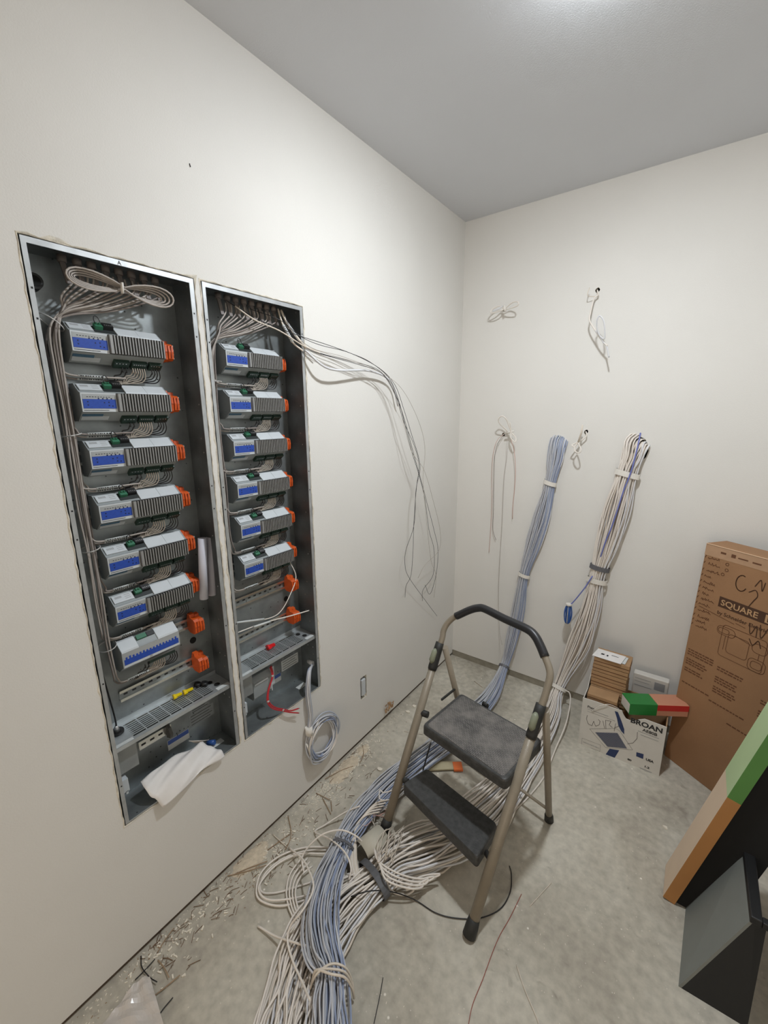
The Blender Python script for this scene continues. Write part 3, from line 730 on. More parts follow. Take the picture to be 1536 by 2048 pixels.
# right cabinet: grey driver, red wires, loose cables
dv = thing('power_supply', (CD, -1.46, .55), 'light grey wall-mounted power supply in the lower compartment of the right-hand cabinet', 'power supply')
mb = MB().prism([(CD, 0, .548), (CD + .052, 0, .548), (CD + .060, 0, .560), (CD + .060, 0, .624), (CD + .045, 0, .640), (CD, 0, .640)], (0, -1.515, 0), (0, -1.430, 0)); mb.build('housing', M['mod'], dv, .002)
MB().box(CD + .0605, CD + .063, -1.510, -1.450, .612, .618).box(CD + .0605, CD + .0612, -1.435, -1.431, .55, .61).build('front_ridge', M['modw'], dv)
MB().box(CD, CD + .045, -1.4295, -1.405, .560, .636).build('side_module', M['modw'], dv, .002)
rw = thing('red_wire_pair', (-.045, -1.41, .62), 'pair of red wires with a forked bare end hanging out of the right-hand cabinet', 'wire')
b0 = [at('x', -.045, 541, 1333), at('x', -.03, 545, 1352), at('x', -.015, 537, 1380), at('x', -.005, 536, 1403), at('x', .004, 548, 1416), at('x', .012, 566, 1420), at('x', .016, 580, 1423)]
for s_ in (-1, 1):
    P = [p + Vector((0, .0025 * s_, .0018 * s_)) for p in b0]; P.append(at('x', .018, 597, 1417 if s_ > 0 else 1426))
    MB().tube(v3(cr(P, 5)), .0026, 6).build('red_wire', M['red'], rw)
    e = P[-1]; MB().tube([e, e + (e - P[-2]).normalized() * .006], .0012, 6).build('bare_tip', M['copper'] if s_ < 0 else M['wblack'], rw)
for q in (3, 1, 5): MB().tube([b0[q] - Vector((0, .004, 0)), b0[q] + Vector((0, .004, 0))], .0042, 8).build('wire_tie', M['tie'], rw)
# two loose cables over the bare rails
cable('loose_cable', [(-.09, -1.27, 1.02), (-.06, -1.268, .96), at('x', -.04, 580, 1190), at('x', -.04, 562, 1222), at('x', -.04, 540, 1236), at('x', -.05, 500, 1243), at('x', -.06, 468, 1246)], .0018, M['white_cable'], 'thin white cable sagging between the two bare rails of the right-hand cabinet', 'cable')
cable('loose_cable', [at('x', -.05, 476, 1265), at('x', -.045, 510, 1252), at('x', -.04, 548, 1240), at('x', -.03, 580, 1232), at('x', -.02, 618, 1221)], .0024, M['white_cable'], 'thin white cable lying across the lowest rail and orange connector of the right-hand cabinet', 'cable')
for k, (P_, l) in enumerate((([(468, 1246), (528, 1238)], 'upper'), ([(507, 1254), (540, 1243)], 'lower'))):
    a, b = (at('x', -.040, *q) for q in P_); sl = MB().tube([a, b], .0036, 6); s_ = sl.build('cable_sleeve', M['sticker']); tag(s_, 'white printed marker sleeve on the %s loose cable of the right-hand cabinet' % l, 'cable sleeve')

# cables leaving the right cabinet, across the wall and hanging by the corner
hang = [
    ([(452, 600), (470, 612), (530, 645), (600, 672), (650, 688), (700, 706), (740, 724), (778, 756), (797, 800), (810, 850), (824, 905), (838, 950), (850, 1000), (858, 1060), (868, 1100), (866, 1150), (846, 1180), (845, 1202)], 'wblack', .0011),
    ([(500, 618), (560, 640), (600, 672), (640, 690), (700, 706), (758, 736), (790, 770), (808, 820), (822, 865), (840, 930), (832, 980), (828, 1050), (812, 1100), (810, 1130), (818, 1155), (850, 1200), (874, 1232)], 'wblack', .0011),
    ([(568, 628), (590, 675), (620, 700), (670, 716), (720, 730), (765, 748), (795, 800), (812, 850), (825, 900), (842, 960), (855, 1010), (868, 1060), (876, 1100), (872, 1150), (860, 1188), (850, 1170)], 'wblack', .0011),
    ([(566, 622), (592, 680), (640, 706), (700, 722), (760, 742), (792, 790), (806, 840), (828, 890), (838, 930), (833, 975), (828, 1040), (826, 1100), (822, 1150), (812, 1172), (810, 1195)], 'wblack', .0010),
    ([(560, 622), (600, 684), (650, 706), (720, 728), (780, 756), (812, 790), (840, 850), (850, 900), (846, 960), (852, 1030), (862, 1120), (872, 1150), (868, 1195)], 'wgrey', .0009),
    ([(560, 640), (620, 694), (690, 715), (770, 752), (800, 820), (822, 900), (848, 940), (866, 1000), (880, 1060), (878, 1100), (850, 1130), (836, 1156)], 'wgrey', .0009)]
for k, (L_, m, r_) in enumerate(hang):
    P = []
    for i, (px, py) in enumerate(L_):
        if px < 600: x = -.05 + .06 * max(0, (px - 540)) / 60
        else: x = .012 + .055 * math.sin(math.pi * min(1, (i - 2) / (len(L_) - 3))) + .004 * k
        P.append(at('x', x, px, py))
    if k == 0: pass
    cable('hanging_wire', P, r_, M[m], 'thin %s wire trailing from the right-hand cabinet and hanging on the wall near the corner' % ('black' if m == 'wblack' else 'grey'), 'wire', 'wires trailing from the right-hand cabinet', n=5)
# white jacketed feeders of these wires with printed sleeves
for k, L_ in enumerate(([(562, 620), (575, 648), (592, 672), (612, 697)], [(556, 618), (566, 650), (585, 684), (606, 702)], [(470, 612), (510, 640), (560, 662), (604, 690), (640, 706)])):
    P = [at('x', -.045 + .02 * i, px, py) for i, (px, py) in enumerate(L_)]
    t = thing('feeder_cable', P[0], ['thickest white jacketed cable with printed sleeve leaving the top right of the right-hand cabinet', 'thinner white sleeved cable just left of the thickest one atop the right-hand cabinet', 'thin white cable crossing the top of the right-hand cabinet diagonally'][k], 'cable')
    MB().tube(v3(cr(P, 6)), (.0042, .003, .0022)[k], 8).build('sheath', M['white_cable2'], t)
    if k < 2:
        a, b = P[1], P[2]; MB().tube([a, b], .0050, 8).build('cable_label', M['sticker'], t)
        q = MB(); d = b - a
        for j in range(8): c0 = a + d * (.1 + j * .1); q.tube([c0, c0 + d * .045], .0052, 8)
        q.build('label_print', M['greyprint'], t)
cable('white_cable', [at('x', .02, 610, 700), at('x', .045, 660, 738), at('x', .03, 740, 742), at('x', .022, 782, 764), at('x', .02, 796, 812)], .0042, M['white_cable3'], 'white jacketed cable arching along the wall beside the black wires', 'cable')

# bundle hanging from the knockout of the right cabinet with a coil
hk = at('x', -.03, 622, 1330)
t = thing('cable_coil', (.0, -1.27, .28), 'coil of pale blue and white cables hanging below the right-hand cabinet', 'cable coil')
for k in range(7):
    a = 2 * math.pi * k / 7; o_ = Vector((.006 * math.cos(a), .006 * math.sin(a), 0))
    P = [Vector((-.04, CY[1] + CW - .004, hk.z + .0)), Vector((-.022, CY[1] + CW - .022, hk.z)) + o_ * .4, at('x', .006, 618, 1345) + o_, at('x', .016, 616, 1390) + o_ * 1.4, at('x', .02, 621, 1430) + o_ * 1.2, at('x', .02, 619, 1462) + o_ * .8]
    P = [Vector(p) for p in P]
    cy_, cz_ = at('x', .022, 646, 1474).y, at('x', .022, 646, 1474).z
    a0 = P[-1]; rad = abs(a0.y - cy_)
    ph = 0
    turns = []
    for q in range(1, 20 + (k % 3) * 3):
        th = math.pi + q * (2 * math.pi / 12)
        rr = .098 + .007 * math.sin(k * 2.1 + q * .7) - .0045 * k + .005 * (k % 2)
        turns.append(Vector((.024 + .009 * math.sin(k * 1.7 + q), cy_ + rr * .92 * math.cos(th), cz_ + rr * 1.04 * math.sin(th))))
    MB().tube(v3(cr(P + turns, 5)), .0030, 6).build('coiled_cable', [M['blue_cable2'], M['blue_cable'], M['white_cable'], M['blue_cable2'], M['blue_cable3'], M['blue_cable'], M['white_cable3']][k], t)
c0 = at('x', .022, 618, 1462); MB().tube([c0 + Vector((0, 0, -.016)), c0 + Vector((0, 0, .016))], .017, 12, ry=.014).build('tape_wrap', M['tape'], t)
a = at('x', .02, 613, 1488); b = at('x', .026, 627, 1532)
MB().tube([a, (a + b) / 2 + Vector((.0, .004, 0)), b], .0034, 8).build('cable_end', M['tape'], t)
MB().tube([(-.06, CY[1] + CW - .003, hk.z), (-.028, CY[1] + CW - .006, hk.z)], .010, 12).build('bushing', M['modw'], t)

# recessed device low on the left wall
t = thing('wall_device', (-.002, -.9375, .24), 'white blank insert in a rough cut opening low on the left wall', 'wall device')
MB().box(-.03, .003, -.951, -.9235, .252, .338).build('insert', M['modw'], t, .003)
MB().box(-.06, -.016, -.958, -.917, .236, .352).build('steel_box', M['steel_side'], t)
tag(MB().tube([at('x', .001, 379, 327), at('x', .001, 381, 334)], .0012, 6).build('screw', M['ink']), 'tiny dark screw head high on the left wall', 'screw')

# ------------------------------------------------------------------ big cable bundles
class Noise1:
    def __init__(s, n, amp): s.p = [random.uniform(-1, 1) * amp for _ in range(n + 4)]
    def __call__(s, t):
        i = int(t); f = t - i; f = f * f * (3 - 2 * f); i = min(i, len(s.p) - 2); return s.p[i] * (1 - f) + s.p[i + 1] * f
def bundle(ctrl, n, r, mats, name, label, group, seed, shuffle=.16, k=5):
    """ctrl rows: (point, halfwidth, halfheight, wallness) -> n separate cables"""
    random.seed(seed)
    rows = [np.array([*p, w, h, wl]) for p, w, h, wl in ctrl]; C = cr(rows, k); out = []
    pos = [Vector(c[:3]) for c in C]; m = len(C)
    T = [(pos[min(i + 1, m - 1)] - pos[max(i - 1, 0)]).normalized() for i in range(m)]
    B = []; Nn = []
    for i in range(m):
        wl = max(0, min(1, C[i][5])); b = Vector((0, -wl, 1 - wl + 1e-3)); b = (b - T[i] * b.dot(T[i])).normalized(); B.append(b); Nn.append(T[i].cross(b))
    slots = []; i = 0
    ga = 2.39996
    for i in range(n): rr = math.sqrt((i + .5) / n); slots.append((rr * math.cos(i * ga), rr * math.sin(i * ga)))
    for ci, (a, b) in enumerate(slots):
        na = Noise1(m // k + 2, shuffle); nb = Noise1(m // k + 2, shuffle); P = []
        for i in range(m):
            w, h = max(C[i][3], .004), max(C[i][4], .004); loose = min(1, w / .05)
            aa = a + na(i / k) * loose; bb = b + nb(i / k) * loose
            l = math.hypot(aa, bb)
            if l > 1.02: aa, bb = aa / l * 1.02, bb / l * 1.02
            p = pos[i] + Nn[i] * (aa * w) + B[i] * (bb * h)
            if p.z < r + .0005 and C[i][5] < .9: p.z = r + .0005
            if p.y > -r - .001 and i > 3: p.y = -r - .001
            P.append(p)
        o = MB().tube(P, r, 6).build(name, mats(ci, a, b)); tag(o, label, 'cable', group); out.append(o)
    return pos, T, B, Nn, C
def fl(px, py, z): return at('z', z, px, py)
def wl(px, py, d): return at('y', -d, px, py)
bw = [(Vector((hb2.x + .014, .08, hb2.z + .045)), .040, .04, 1), (wl(1276, 886, .006), .056, .022, 1), (wl(1266, 915, .022), .052, .02, 1), (wl(1254, 948, .028), .046, .016, 1),
      (wl(1234, 1020, .03), .060, .017, 1), (wl(1214, 1088, .03), .054, .017, 1), (wl(1196, 1148, .03), .038, .018, 1), (wl(1182, 1215, .038), .048, .02, 1), (wl(1158, 1288, .055), .058, .022, .9),
      (wl(1118, 1375, .10), .032, .028, .7), (fl(1100, 1432, .045), .05, .035, .25), (fl(1062, 1500, .030), .072, .024, 0), (fl(1020, 1565, .030), .085, .024, 0), (fl(965, 1625, .034), .10, .028, 0),
      (fl(905, 1672, .040), .095, .034, 0), (fl(840, 1700, .042), .095, .036, 0), (fl(790, 1722, .036), .078, .032, 0), (fl(748, 1758, .034), .062, .028, 0), (fl(700, 1800, .030), .085, .024, 0), (fl(650, 1850, .028), .10, .022, 0), (fl(612, 1915, .026), .10, .022, 0),
      (fl(590, 1985, .026), .095, .022, 0), (fl(572, 2060, .026), .092, .022, 0), (fl(555, 2160, .026), .09, .022, 0), (fl(535, 2300, .026), .09, .02, 0)]
wm_ = lambda i, a, b: (M['white_cable'], M['white_cable2'], M['white_cable'], M['white_cable3'], M['white_cable'])[i % 5]
Wb = bundle(bw, 50, .0033, wm_, 'white_cable', 'white cable in the thick white bundle coming from the right-hand hole of the back wall', 'cables of the white bundle', 11)
bb_ = [(Vector((hb1.x + .005, .08, hb1.z + .04)), 0.0384, .035, 1), (wl(1117, 882, .004), 0.0432, .02, 1), (wl(1110, 920, .020), 0.0408, .018, 1), (wl(1100, 966, .024), 0.0264, .016, 1), (wl(1085, 1030, .026), 0.0432, .014, 1), (wl(1068, 1085, .026), 0.0432, .014, 1),
       (wl(1048, 1150, .026), 0.0264, .015, 1), (wl(1036, 1220, .032), 0.0360, .016, 1), (wl(1022, 1285, .05), 0.0336, .018, .9), (wl(1008, 1333, .085), 0.0240, .02, .7), (fl(985, 1385, .05), 0.0432, .024, .3), (fl(950, 1428, .030), .055, .022, 0), (fl(900, 1475, .026), .065, .020, 0),
       (fl(842, 1520, .030), .068, .022, 0), (fl(780, 1570, .034), .066, .024, 0), (fl(728, 1625, .036), .056, .026, 0), (fl(695, 1672, .040), .046, .030, 0), (fl(680, 1705, .044), .042, .032, 0), (fl(655, 1760, .062), .052, .030, 0), (fl(640, 1830, .072), .058, .028, 0), (fl(645, 1895, .070), .058, .028, 0),
       (fl(660, 1945, .062), .046, .032, 0), (fl(662, 2000, .058), .050, .032, 0), (fl(662, 2070, .05), .052, .030, 0), (fl(662, 2160, .05), .052, .03, 0), (fl(655, 2300, .05), .05, .03, 0)]
def bm_(i, a, b): return (M['blue_cable'], M['blue_cable2'], M['blue_cable2'], M['blue_cable'], M['white_cable3'], M['blue_cable2'], M['white_cable3'], M['blue_cable3'])[(i * 5) % 8]
Bb = bundle(bb_, 54, .0029, bm_, 'blue_cable', 'pale blue-grey cable in the bundle coming from the left-hand hole of the back wall', 'cables of the blue-grey bundle', 5)
def band(Bd, near, width, m, name, label, cat, thick=.002, sc=1.08, tilt=0):
    pos, T, B, Nn, C = Bd; i = min(range(len(pos)), key=lambda j: (pos[j] - near).length)
    V = []; F = []; n = 24
    for j, s_ in enumerate((-.5, -.5, .5, .5)):
        for q in range(n):
            th = 2 * math.pi * q / n; a, b = C[i][3] + .0035, C[i][4] + .0035; e = sc if j in (0, 3) else sc + thick / a
            if j in (0, 3): e = sc - .02
            p = pos[i] + Nn[i] * (math.cos(th) * a * e) + B[i] * (math.sin(th) * b * e) + T[i] * (width * s_ + tilt * math.cos(th))
            if p.z < .0008: p.z = .0008
            if p.y > -.0008: p.y = -.0008
            V.append(p)
    for j in range(3):
        for q in range(n): F.append((j * n + q, j * n + (q + 1) % n, (j + 1) * n + (q + 1) % n, (j + 1) * n + q))
    return tag(MB().add(V, F, 0, False).build(name, m), label, cat)
G = 'tape and straps round the cable bundles'
band(Wb, wl(1254, 948, .028), .026, M['tape'], 'tape_band', 'white tape band round the white bundle just below its wall hole', 'tape', tilt=-.004)
band(Wb, wl(1194, 1158, .03), .026, M['tape'], 'tape_band', 'white tape band halfway down the white bundle on the back wall', 'tape', sc=1.14)
band(Wb, wl(1199, 1138, .03), .024, M['tape_grey'], 'tape_band', 'grey tape band directly above the white one halfway down the white bundle', 'tape', sc=1.06)
band(Wb, wl(1118, 1378, .10), .020, M['tape'], 'tape_band', 'white tape band where the white bundle reaches the floor', 'tape')
band(Wb, fl(748, 1758, .034), .024, M['tape_dark'], 'strap', 'dark grey strap round the white bundle on the floor in front of the ladder', 'strap', sc=1.10)
band(Bb, wl(1100, 966, .024), .022, M['tape'], 'tape_band', 'white tape band on the upper part of the blue-grey bundle', 'tape', tilt=-.004)
band(Bb, wl(1048, 1150, .026), .020, M['tape'], 'tape_band', 'pale tape band halfway down the blue-grey bundle on the back wall', 'tape', tilt=-.002)
band(Bb, wl(1008, 1333, .085), .012, M['tape_grey'], 'tape_band', 'grey tape band where the blue-grey bundle meets the floor', 'tape')
band(Bb, fl(682, 1700, .044), .010, M['tape_grey'], 'tape_band', 'thin grey tape band round the blue-grey bundle on the floor left of the ladder', 'tape', sc=1.02)
# small bright blue coil hanging from the white bundle
t = thing('blue_cable_coil', wl(1137, 1205, .075), 'small bright blue cable coil hanging at the left of the white bundle', 'cable coil')
c0 = wl(1136, 1228, .078)
for k in range(7):
    a = k * math.pi / 7; u = Vector((math.cos(a) * .016, math.sin(a) * .010, 0)); P = []
    for q in range(14): th = 2 * math.pi * q / 14; P.append(c0 + u * math.sin(th) * (1.0) + Vector((.003 * math.sin(th + k), 0, .055 * math.cos(th))))
    MB().tube(v3(cr(P, 3, True)) + [P[0]], .0026, 6, cap=False).build('coil_loop', M['deep_blue'] if k != 3 else M['blue_cable'], t)
MB().tube([c0 + Vector((0, 0, .050)), c0 + Vector((0, 0, .060))], .015, 12).build('tape_cap', M['tape'], t)
MB().tube(v3(cr([wl(1185, 1152, .06), wl(1170, 1175, .066), wl(1150, 1200, .072), c0 + Vector((.004, 0, .05))], 5)), .003, 6).build('lead_cable', M['violet'], t)
cable('white_cable', [wl(1118, 1380, .13), fl(1140, 1388, .10), fl(1134, 1440, .06), fl(1110, 1500, .02), fl(1090, 1550, .006), fl(1060, 1590, .006), fl(1030, 1620, .006)], .0033, M['white_cable'], 'single white cable looping out to the right of the white bundle at the floor', 'cable')

cable('violet_cable', [wl(1281, 866, .0), wl(1276, 890, .032), wl(1265, 934, .052), wl(1256, 960, .056), wl(1246, 985, .058), wl(1227, 1044, .058), wl(1211, 1084, .056), wl(1203, 1108, .050), wl(1198, 1125, .03)], .0034, M['violet'], 'single violet-blue cable running down the front of the white bundle on the back wall', 'cable')
# cables on the floor around the bundles
WC = 'loose white cables on the floor'
def fc(L_, z, r=.0032, m='white_cable', label='', name='loose_cable', grp=WC, zs=None):
    P = [fl(px, py, (zs[i] if zs else z)) for i, (px, py) in enumerate(L_)]
    return cable(name, P, r, M[m], label, 'cable', grp)
fc([(660, 1695), (610, 1695), (560, 1712), (525, 1742), (513, 1775), (520, 1800), (560, 1812), (610, 1800), (650, 1785)], .010, label='white cable in the round coil lying left of the blue-grey bundle, outer turn')
fc([(655, 1700), (610, 1702), (565, 1718), (532, 1745), (520, 1772), (528, 1786), (560, 1784), (605, 1770), (650, 1755)], .006, label='white cable in the round coil lying left of the blue-grey bundle, inner turn')
fc([(655, 1708), (600, 1708), (558, 1726), (526, 1758), (518, 1782), (540, 1800), (600, 1794), (650, 1775)], .014, label='white cable in the round coil lying left of the blue-grey bundle, top turn')
for k in range(4):
    fc([(610 + 5 * k, 1708 + 8 * k), (582 + 7 * k, 1745 + 2 * k), (573 + 6 * k, 1780), (577 + 6 * k, 1812), (589 + 6 * k, 1840), (600 + 7 * k, 1862), (590 + 8 * k, 1900), (585 + 6 * k, 1960)], .010 + .004 * k, label='white cable of the narrow loop pressed against the left edge of the blue-grey bundle', zs=None)
fc([(578, 1695), (605, 1718), (622, 1750), (627, 1775), (618, 1800), (600, 1828), (582, 1850), (575, 1880), (585, 1920), (605, 1965), (620, 2000)], .03, label='long white cable curving over the left edge of the blue-grey bundle', zs=[.006, .06, .10, .11, .11, .10, .07, .05, .05, .06, .09])
fc([(720, 1612), (690, 1625), (650, 1650), (630, 1664), (660, 1678), (690, 1705), (702, 1735), (698, 1760)], .01, label='white cable making a sharp kink left of the ladder foot and crossing the bundle', zs=[.07, .04, .01, .01, .06, .085, .08, .06])
fc([(608, 1745), (606, 1710), (640, 1672), (680, 1660), (712, 1672), (730, 1690)], .01, label='white cable arching over the grey tape of the blue-grey bundle', zs=[.02, .03, .08, .095, .085, .05])
fc([(516, 1852), (550, 1872), (580, 1882), (612, 1892)], .01, m='white_cable', label='short cut end of white cable pointing left over the bundle', zs=[.006, .02, .05, .07])
for k in range(5):
    fc([(775 - 4 * k, 1600 + 6 * k), (750 - 5 * k, 1608 + 6 * k), (722 - 3 * k, 1640 + 4 * k), (704 + 2 * k, 1690), (702 + 3 * k, 1730), (712 + 3 * k, 1765), (722 + 2 * k, 1785)], .022 + .004 * k, label='white cable arching from behind the ladder foot down to the strap', m=('white_cable' if k % 2 else 'white_cable2'), zs=[.05, .065, .06, .05, .045, .04, .035])
for k in range(4):
    z0 = .075 + .003 * k
    fc([(748 + 4 * k, 1698 + 3 * k), (757 + 2 * k, 1722 + 6 * k), (786 - 3 * k, 1742 + 7 * k), (826 - 2 * k, 1756 + 7 * k), (862 - 6 * k, 1756 + 6 * k), (880 - 12 * k, 1748 + 5 * k), (846 - 4 * k, 1752 + 7 * k), (812, 1768 + 4 * k)], .06, label='white cable doubled back in a loop on top of the white bundle', zs=[.08, .085, .08, .06, .045, .05, .05, .04])
fc([(775, 1745), (776, 1770), (788, 1785), (810, 1790), (826, 1782), (828, 1770)], .02, label='white cable hanging in a small loop below the right side of the strap', zs=[.07, .05, .02, .01, .02, .05])
# wraps over the blue bundle near the bottom of the frame
t = thing('cable_wrap', fl(662, 1960, .06), 'white cable wound twice round the blue-grey bundle at the bottom of the photo', 'cable')
for k in range(3):
    z0 = .095; P = [fl(618 + 3 * k, 1985 - 10 * k, .03), fl(632, 1950 - 8 * k + 6 * (k == 2), z0), fl(662, 1928 + 10 * k, z0 + .012), fl(690, 1935 + 10 * k, z0), fl(704, 1962 + 8 * k, .05), fl(708, 1996, .015)]
    MB().tube(v3(cr(P, 5)), .0032, 6).build('wrapped_cable', M['white_cable2'], t)
# white wires frayed by the ladder foot
fray = []
for k in range(12):
    a = fl(795 + jit(14), 1660 + jit(10), .02 + random.random() * .05); b = fl(770 + jit(16), 1712 + jit(14), .06 + random.random() * .05)
    m_ = (a + b) / 2 + Vector((jit(.02), jit(.02), .02)); cable('frayed_wire', [a, m_, b, b + Vector((jit(.012), jit(.012), .012))], .0014, M['white_cable2'], 'thin pale wire in the frayed tuft beside the left ladder foot', 'wire', 'frayed wires beside the left ladder foot', n=5)
for k in range(16):
    a = fl(762 + jit(26), 1630 + jit(18), .02 + random.random() * .04); b = a + Vector((jit(.06), jit(.05), jit(.015))); b.z = max(.006, b.z)
    cable('frayed_wire', [a, (a + b) / 2 + Vector((jit(.02), jit(.02), .012)), b], .0013, M[random.choice(['white_cable2', 'wgrey', 'pink'])], 'thin pale wire in the tangle behind the left ladder leg', 'wire', 'tangled wires behind the left ladder leg', n=5)
cable('bent_wire', [fl(808, 1572, .10), fl(770, 1585, .10), fl(760, 1580, .10), fl(762, 1600, .10), fl(795, 1592, .09), fl(805, 1560, .10)], .0022, M['white_cable'], 'white cable bent into a square loop on the bundle beside the left ladder leg', 'cable')
# pipe of plastic under left foot: cut curved plate
t = MB(); V = []; F = []
c_a = fl(738, 1660, .03)
for i in range(9):
    a = -1.1 + 2.2 * i / 8
    for j in range(2):
        base = fl(722 if j == 0 else 775, 1705 if j == 0 else 1680, .012); dirv = (fl(775, 1660, 0) - fl(722, 1700, 0)).normalized()
        V.append(fl(742, 1708, .0) + dirv.cross(Vector((0, 0, 1))) * (.05 * math.sin(a)) * (1 if j else .9) + dirv * (-.04 + .10 * j) + Vector((0, 0, .035 + .035 * math.cos(a))))
for i in range(8): F.append((2 * i, 2 * i + 1, 2 * i + 3, 2 * i + 2))
o = t.add(V, F, 0, True).build('plastic_offcut', mat('grey_white_plastic', rgb(190, 184, 168), .6, 0, .05, 20)); o.modifiers.new('t', 'SOLIDIFY').thickness = .0015
tag(o, 'curved off-white plastic offcut lying on the cables by the left ladder foot', 'offcut')
# black thin cord on floor
cable('black_wire', [fl(702, 1793, .06), fl(740, 1782, .07), fl(785, 1784, .03), fl(830, 1800, .006), fl(870, 1825, .004), fl(910, 1836, .004), (fl(960, 1836, .004)), fl(1000, 1818, .004), fl(1020, 1785, .004), fl(1023, 1750, .004), fl(1019, 1732, .004)], .0018, M['wblack'], 'thin black wire running from the strap round the right front ladder foot', 'wire')
cable('red_thread', [fl(1043, 1788, .003), fl(1020, 1835, .003), fl(1000, 1870, .003), fl(985, 1905, .003), fl(965, 1960, .003), fl(945, 2010, .003), fl(935, 2060, .003)], .0010, mat('dull_red', rgb(150, 80, 66), .6), 'thin dull red thread on the floor right of the ladder', 'thread')
cable('black_stick', [fl(766, 1955, .003), fl(760, 1990, .003), (fl(748, 2047, .003))], .0012, M['wblack'], 'thin dark wire scrap lying right of the bundles at the bottom of the photo', 'wire')
cable('cut_wire', [fl(1103, 1765, .003), fl(1080, 1790, .003), fl(1060, 1812, .003)], .0011, M['white_cable2'], 'straight pale wire scrap on the floor right of the ladder', 'wire')
cable('cut_wire', [fl(1033, 1930, .003), fl(1050, 1980, .003), fl(1075, 2040, .003), fl(1083, 2070, .003)], .0012, M['white_cable2'], 'thin curved pale wire on the bare floor at the bottom of the photo', 'wire')

# ------------------------------------------------------------------ loops on the back wall
def bwl(L_, d): return [wl(px, py, (lambda q: q if q < .03 else .03 + (q - .03) * 1.6)(d if not isinstance(d, list) else d[i])) for i, (px, py) in enumerate(L_)]
t = thing('cable_loop', wl(1009, 619, .01), 'white cable tied in a small bow at the upper left of the back wall', 'cable loop')
MB().tube(v3(cr([Vector(wl(1009, 619, -.03))] + bwl([(1009, 619), (998, 612), (984, 619), (983, 626), (1000, 622), (1011, 616), (1025, 605), (1036, 604), (1035, 611), (1020, 617), (1009, 619)], [.01, .035, .045, .05, .05, .04, .05, .06, .06, .05, .04]), 6)), .0030, 6).build('loop', M['white_cable'], t)
MB().tube(v3(cr(bwl([(1006, 612), (996, 618), (985, 622)], [.04, .05, .055]), 5)), .0032, 6).build('strand', M['white_cable3'], t)
MB().tube(bwl([(1008, 611), (1011, 624)], [.045, .04]), .006, 8).build('tie', M['tape'], t)
t = thing('cable_loop', wl(1195, 580, .01), 'white cable hanging in a long twist from the upper right hole of the back wall', 'cable loop')
MB().tube(v3(cr([Vector(wl(1195, 580, -.03))] + bwl([(1195, 582), (1196, 590), (1188, 598), (1181, 625), (1179, 640), (1190, 660), (1205, 682), (1215, 692)], [.01, .02, .03, .05, .055, .06, .06, .06]), 6)), .0036, 6).build('hanging_cable', M['white_cable'], t)
MB().tube(v3(cr(bwl([(1190, 660), (1200, 672), (1209, 676), (1208, 645), (1200, 632), (1194, 640), (1195, 660), (1205, 682), (1213, 692), (1218, 715)], [.06, .065, .07, .08, .08, .08, .07, .062, .06, .06]), 6)), .0030, 6).build('loop', M['white_cable3'], t)
MB().tube(v3(cr(bwl([(1198, 592), (1184, 593), (1175, 590), (1179, 575)], [.02, .03, .04, .04]), 6)), .0018, 6).build('strand', M['white_cable2'], t)
t = thing('cable_loop', wl(1007, 869, .01), 'knotted white cable with a round loop at the left middle hole of the back wall', 'cable loop')
MB().tube(v3(cr([Vector(wl(1007, 869, -.03))] + bwl([(1008, 868), (1014, 862), (1000, 848), (997, 838), (1004, 832), (1012, 838), (1018, 852), (1024, 866), (1032, 876), (1030, 884), (1022, 876), (1022, 862), (1020, 845)], [.01, .03, .05, .06, .06, .055, .045, .04, .045, .05, .045, .04, .05]), 6)), .0030, 6).build('loop', M['white_cable'], t)
MB().tube(bwl([(1012, 867), (1028, 862)], [.035, .04]), .005, 8).build('knot', M['tape'], t)
t = thing('cable_loop', wl(1172, 864, .01), 'white cable with a hooked end at the hole between the two bundles', 'cable loop')
MB().tube(v3(cr([Vector(wl(1172, 864, -.03))] + bwl([(1172, 864), (1173, 872), (1160, 882), (1144, 890), (1150, 893), (1156, 886), (1162, 900), (1157, 906), (1150, 902), (1149, 894)], [.01, .02, .03, .05, .05, .05, .06, .06, .055, .05]), 6)), .0030, 6).build('loop', M['white_cable'], t)
MB().tube(bwl([(1155, 888), (1163, 865), (1165, 850)], [.04, .045, .05]), .004, 8).build('cable_end', M['white_cable2'], t)
cable('twisted_wire', bwl([(1008, 868), (995, 880), (988, 900), (984, 940), (984, 1000), (982, 1050), (978, 1105)], [.02, .03, .03, .02, .015, .012, .01]), .0012, M['pink'], 'dull pink wire hanging down left of the bundles, the longest of the pink ones', 'wire', n=5)
cable('twisted_wire', bwl([(1008, 868), (997, 885), (990, 910), (988, 960), (987, 1020), (986, 1060), (992, 1080)], [.02, .03, .03, .02, .018, .014, .012]), .0014, M['jacket_d'], 'grey-pink twisted wire hanging beside the longest pink wire on the back wall', 'wire', n=5)
cable('twisted_wire', bwl([(1022, 880), (1028, 900), (1031, 940), (1029, 980), (1026, 1010), (1025, 1038)], [.03, .03, .025, .02, .02, .015]), .0016, M['pink'], 'short dull pink wire hanging from the knotted loop on the back wall', 'wire', n=5)
cable('thin_cable', bwl([(1014, 876), (1014, 910), (1008, 960), (1004, 1050), (999, 1130), (997, 1200), (999, 1260), (1004, 1290)], [.03, .03, .02, .016, .014, .014, .02, .04]), .0011, M['jacket'], 'long thin grey cable running straight down the back wall left of the blue-grey bundle', 'cable', n=5)

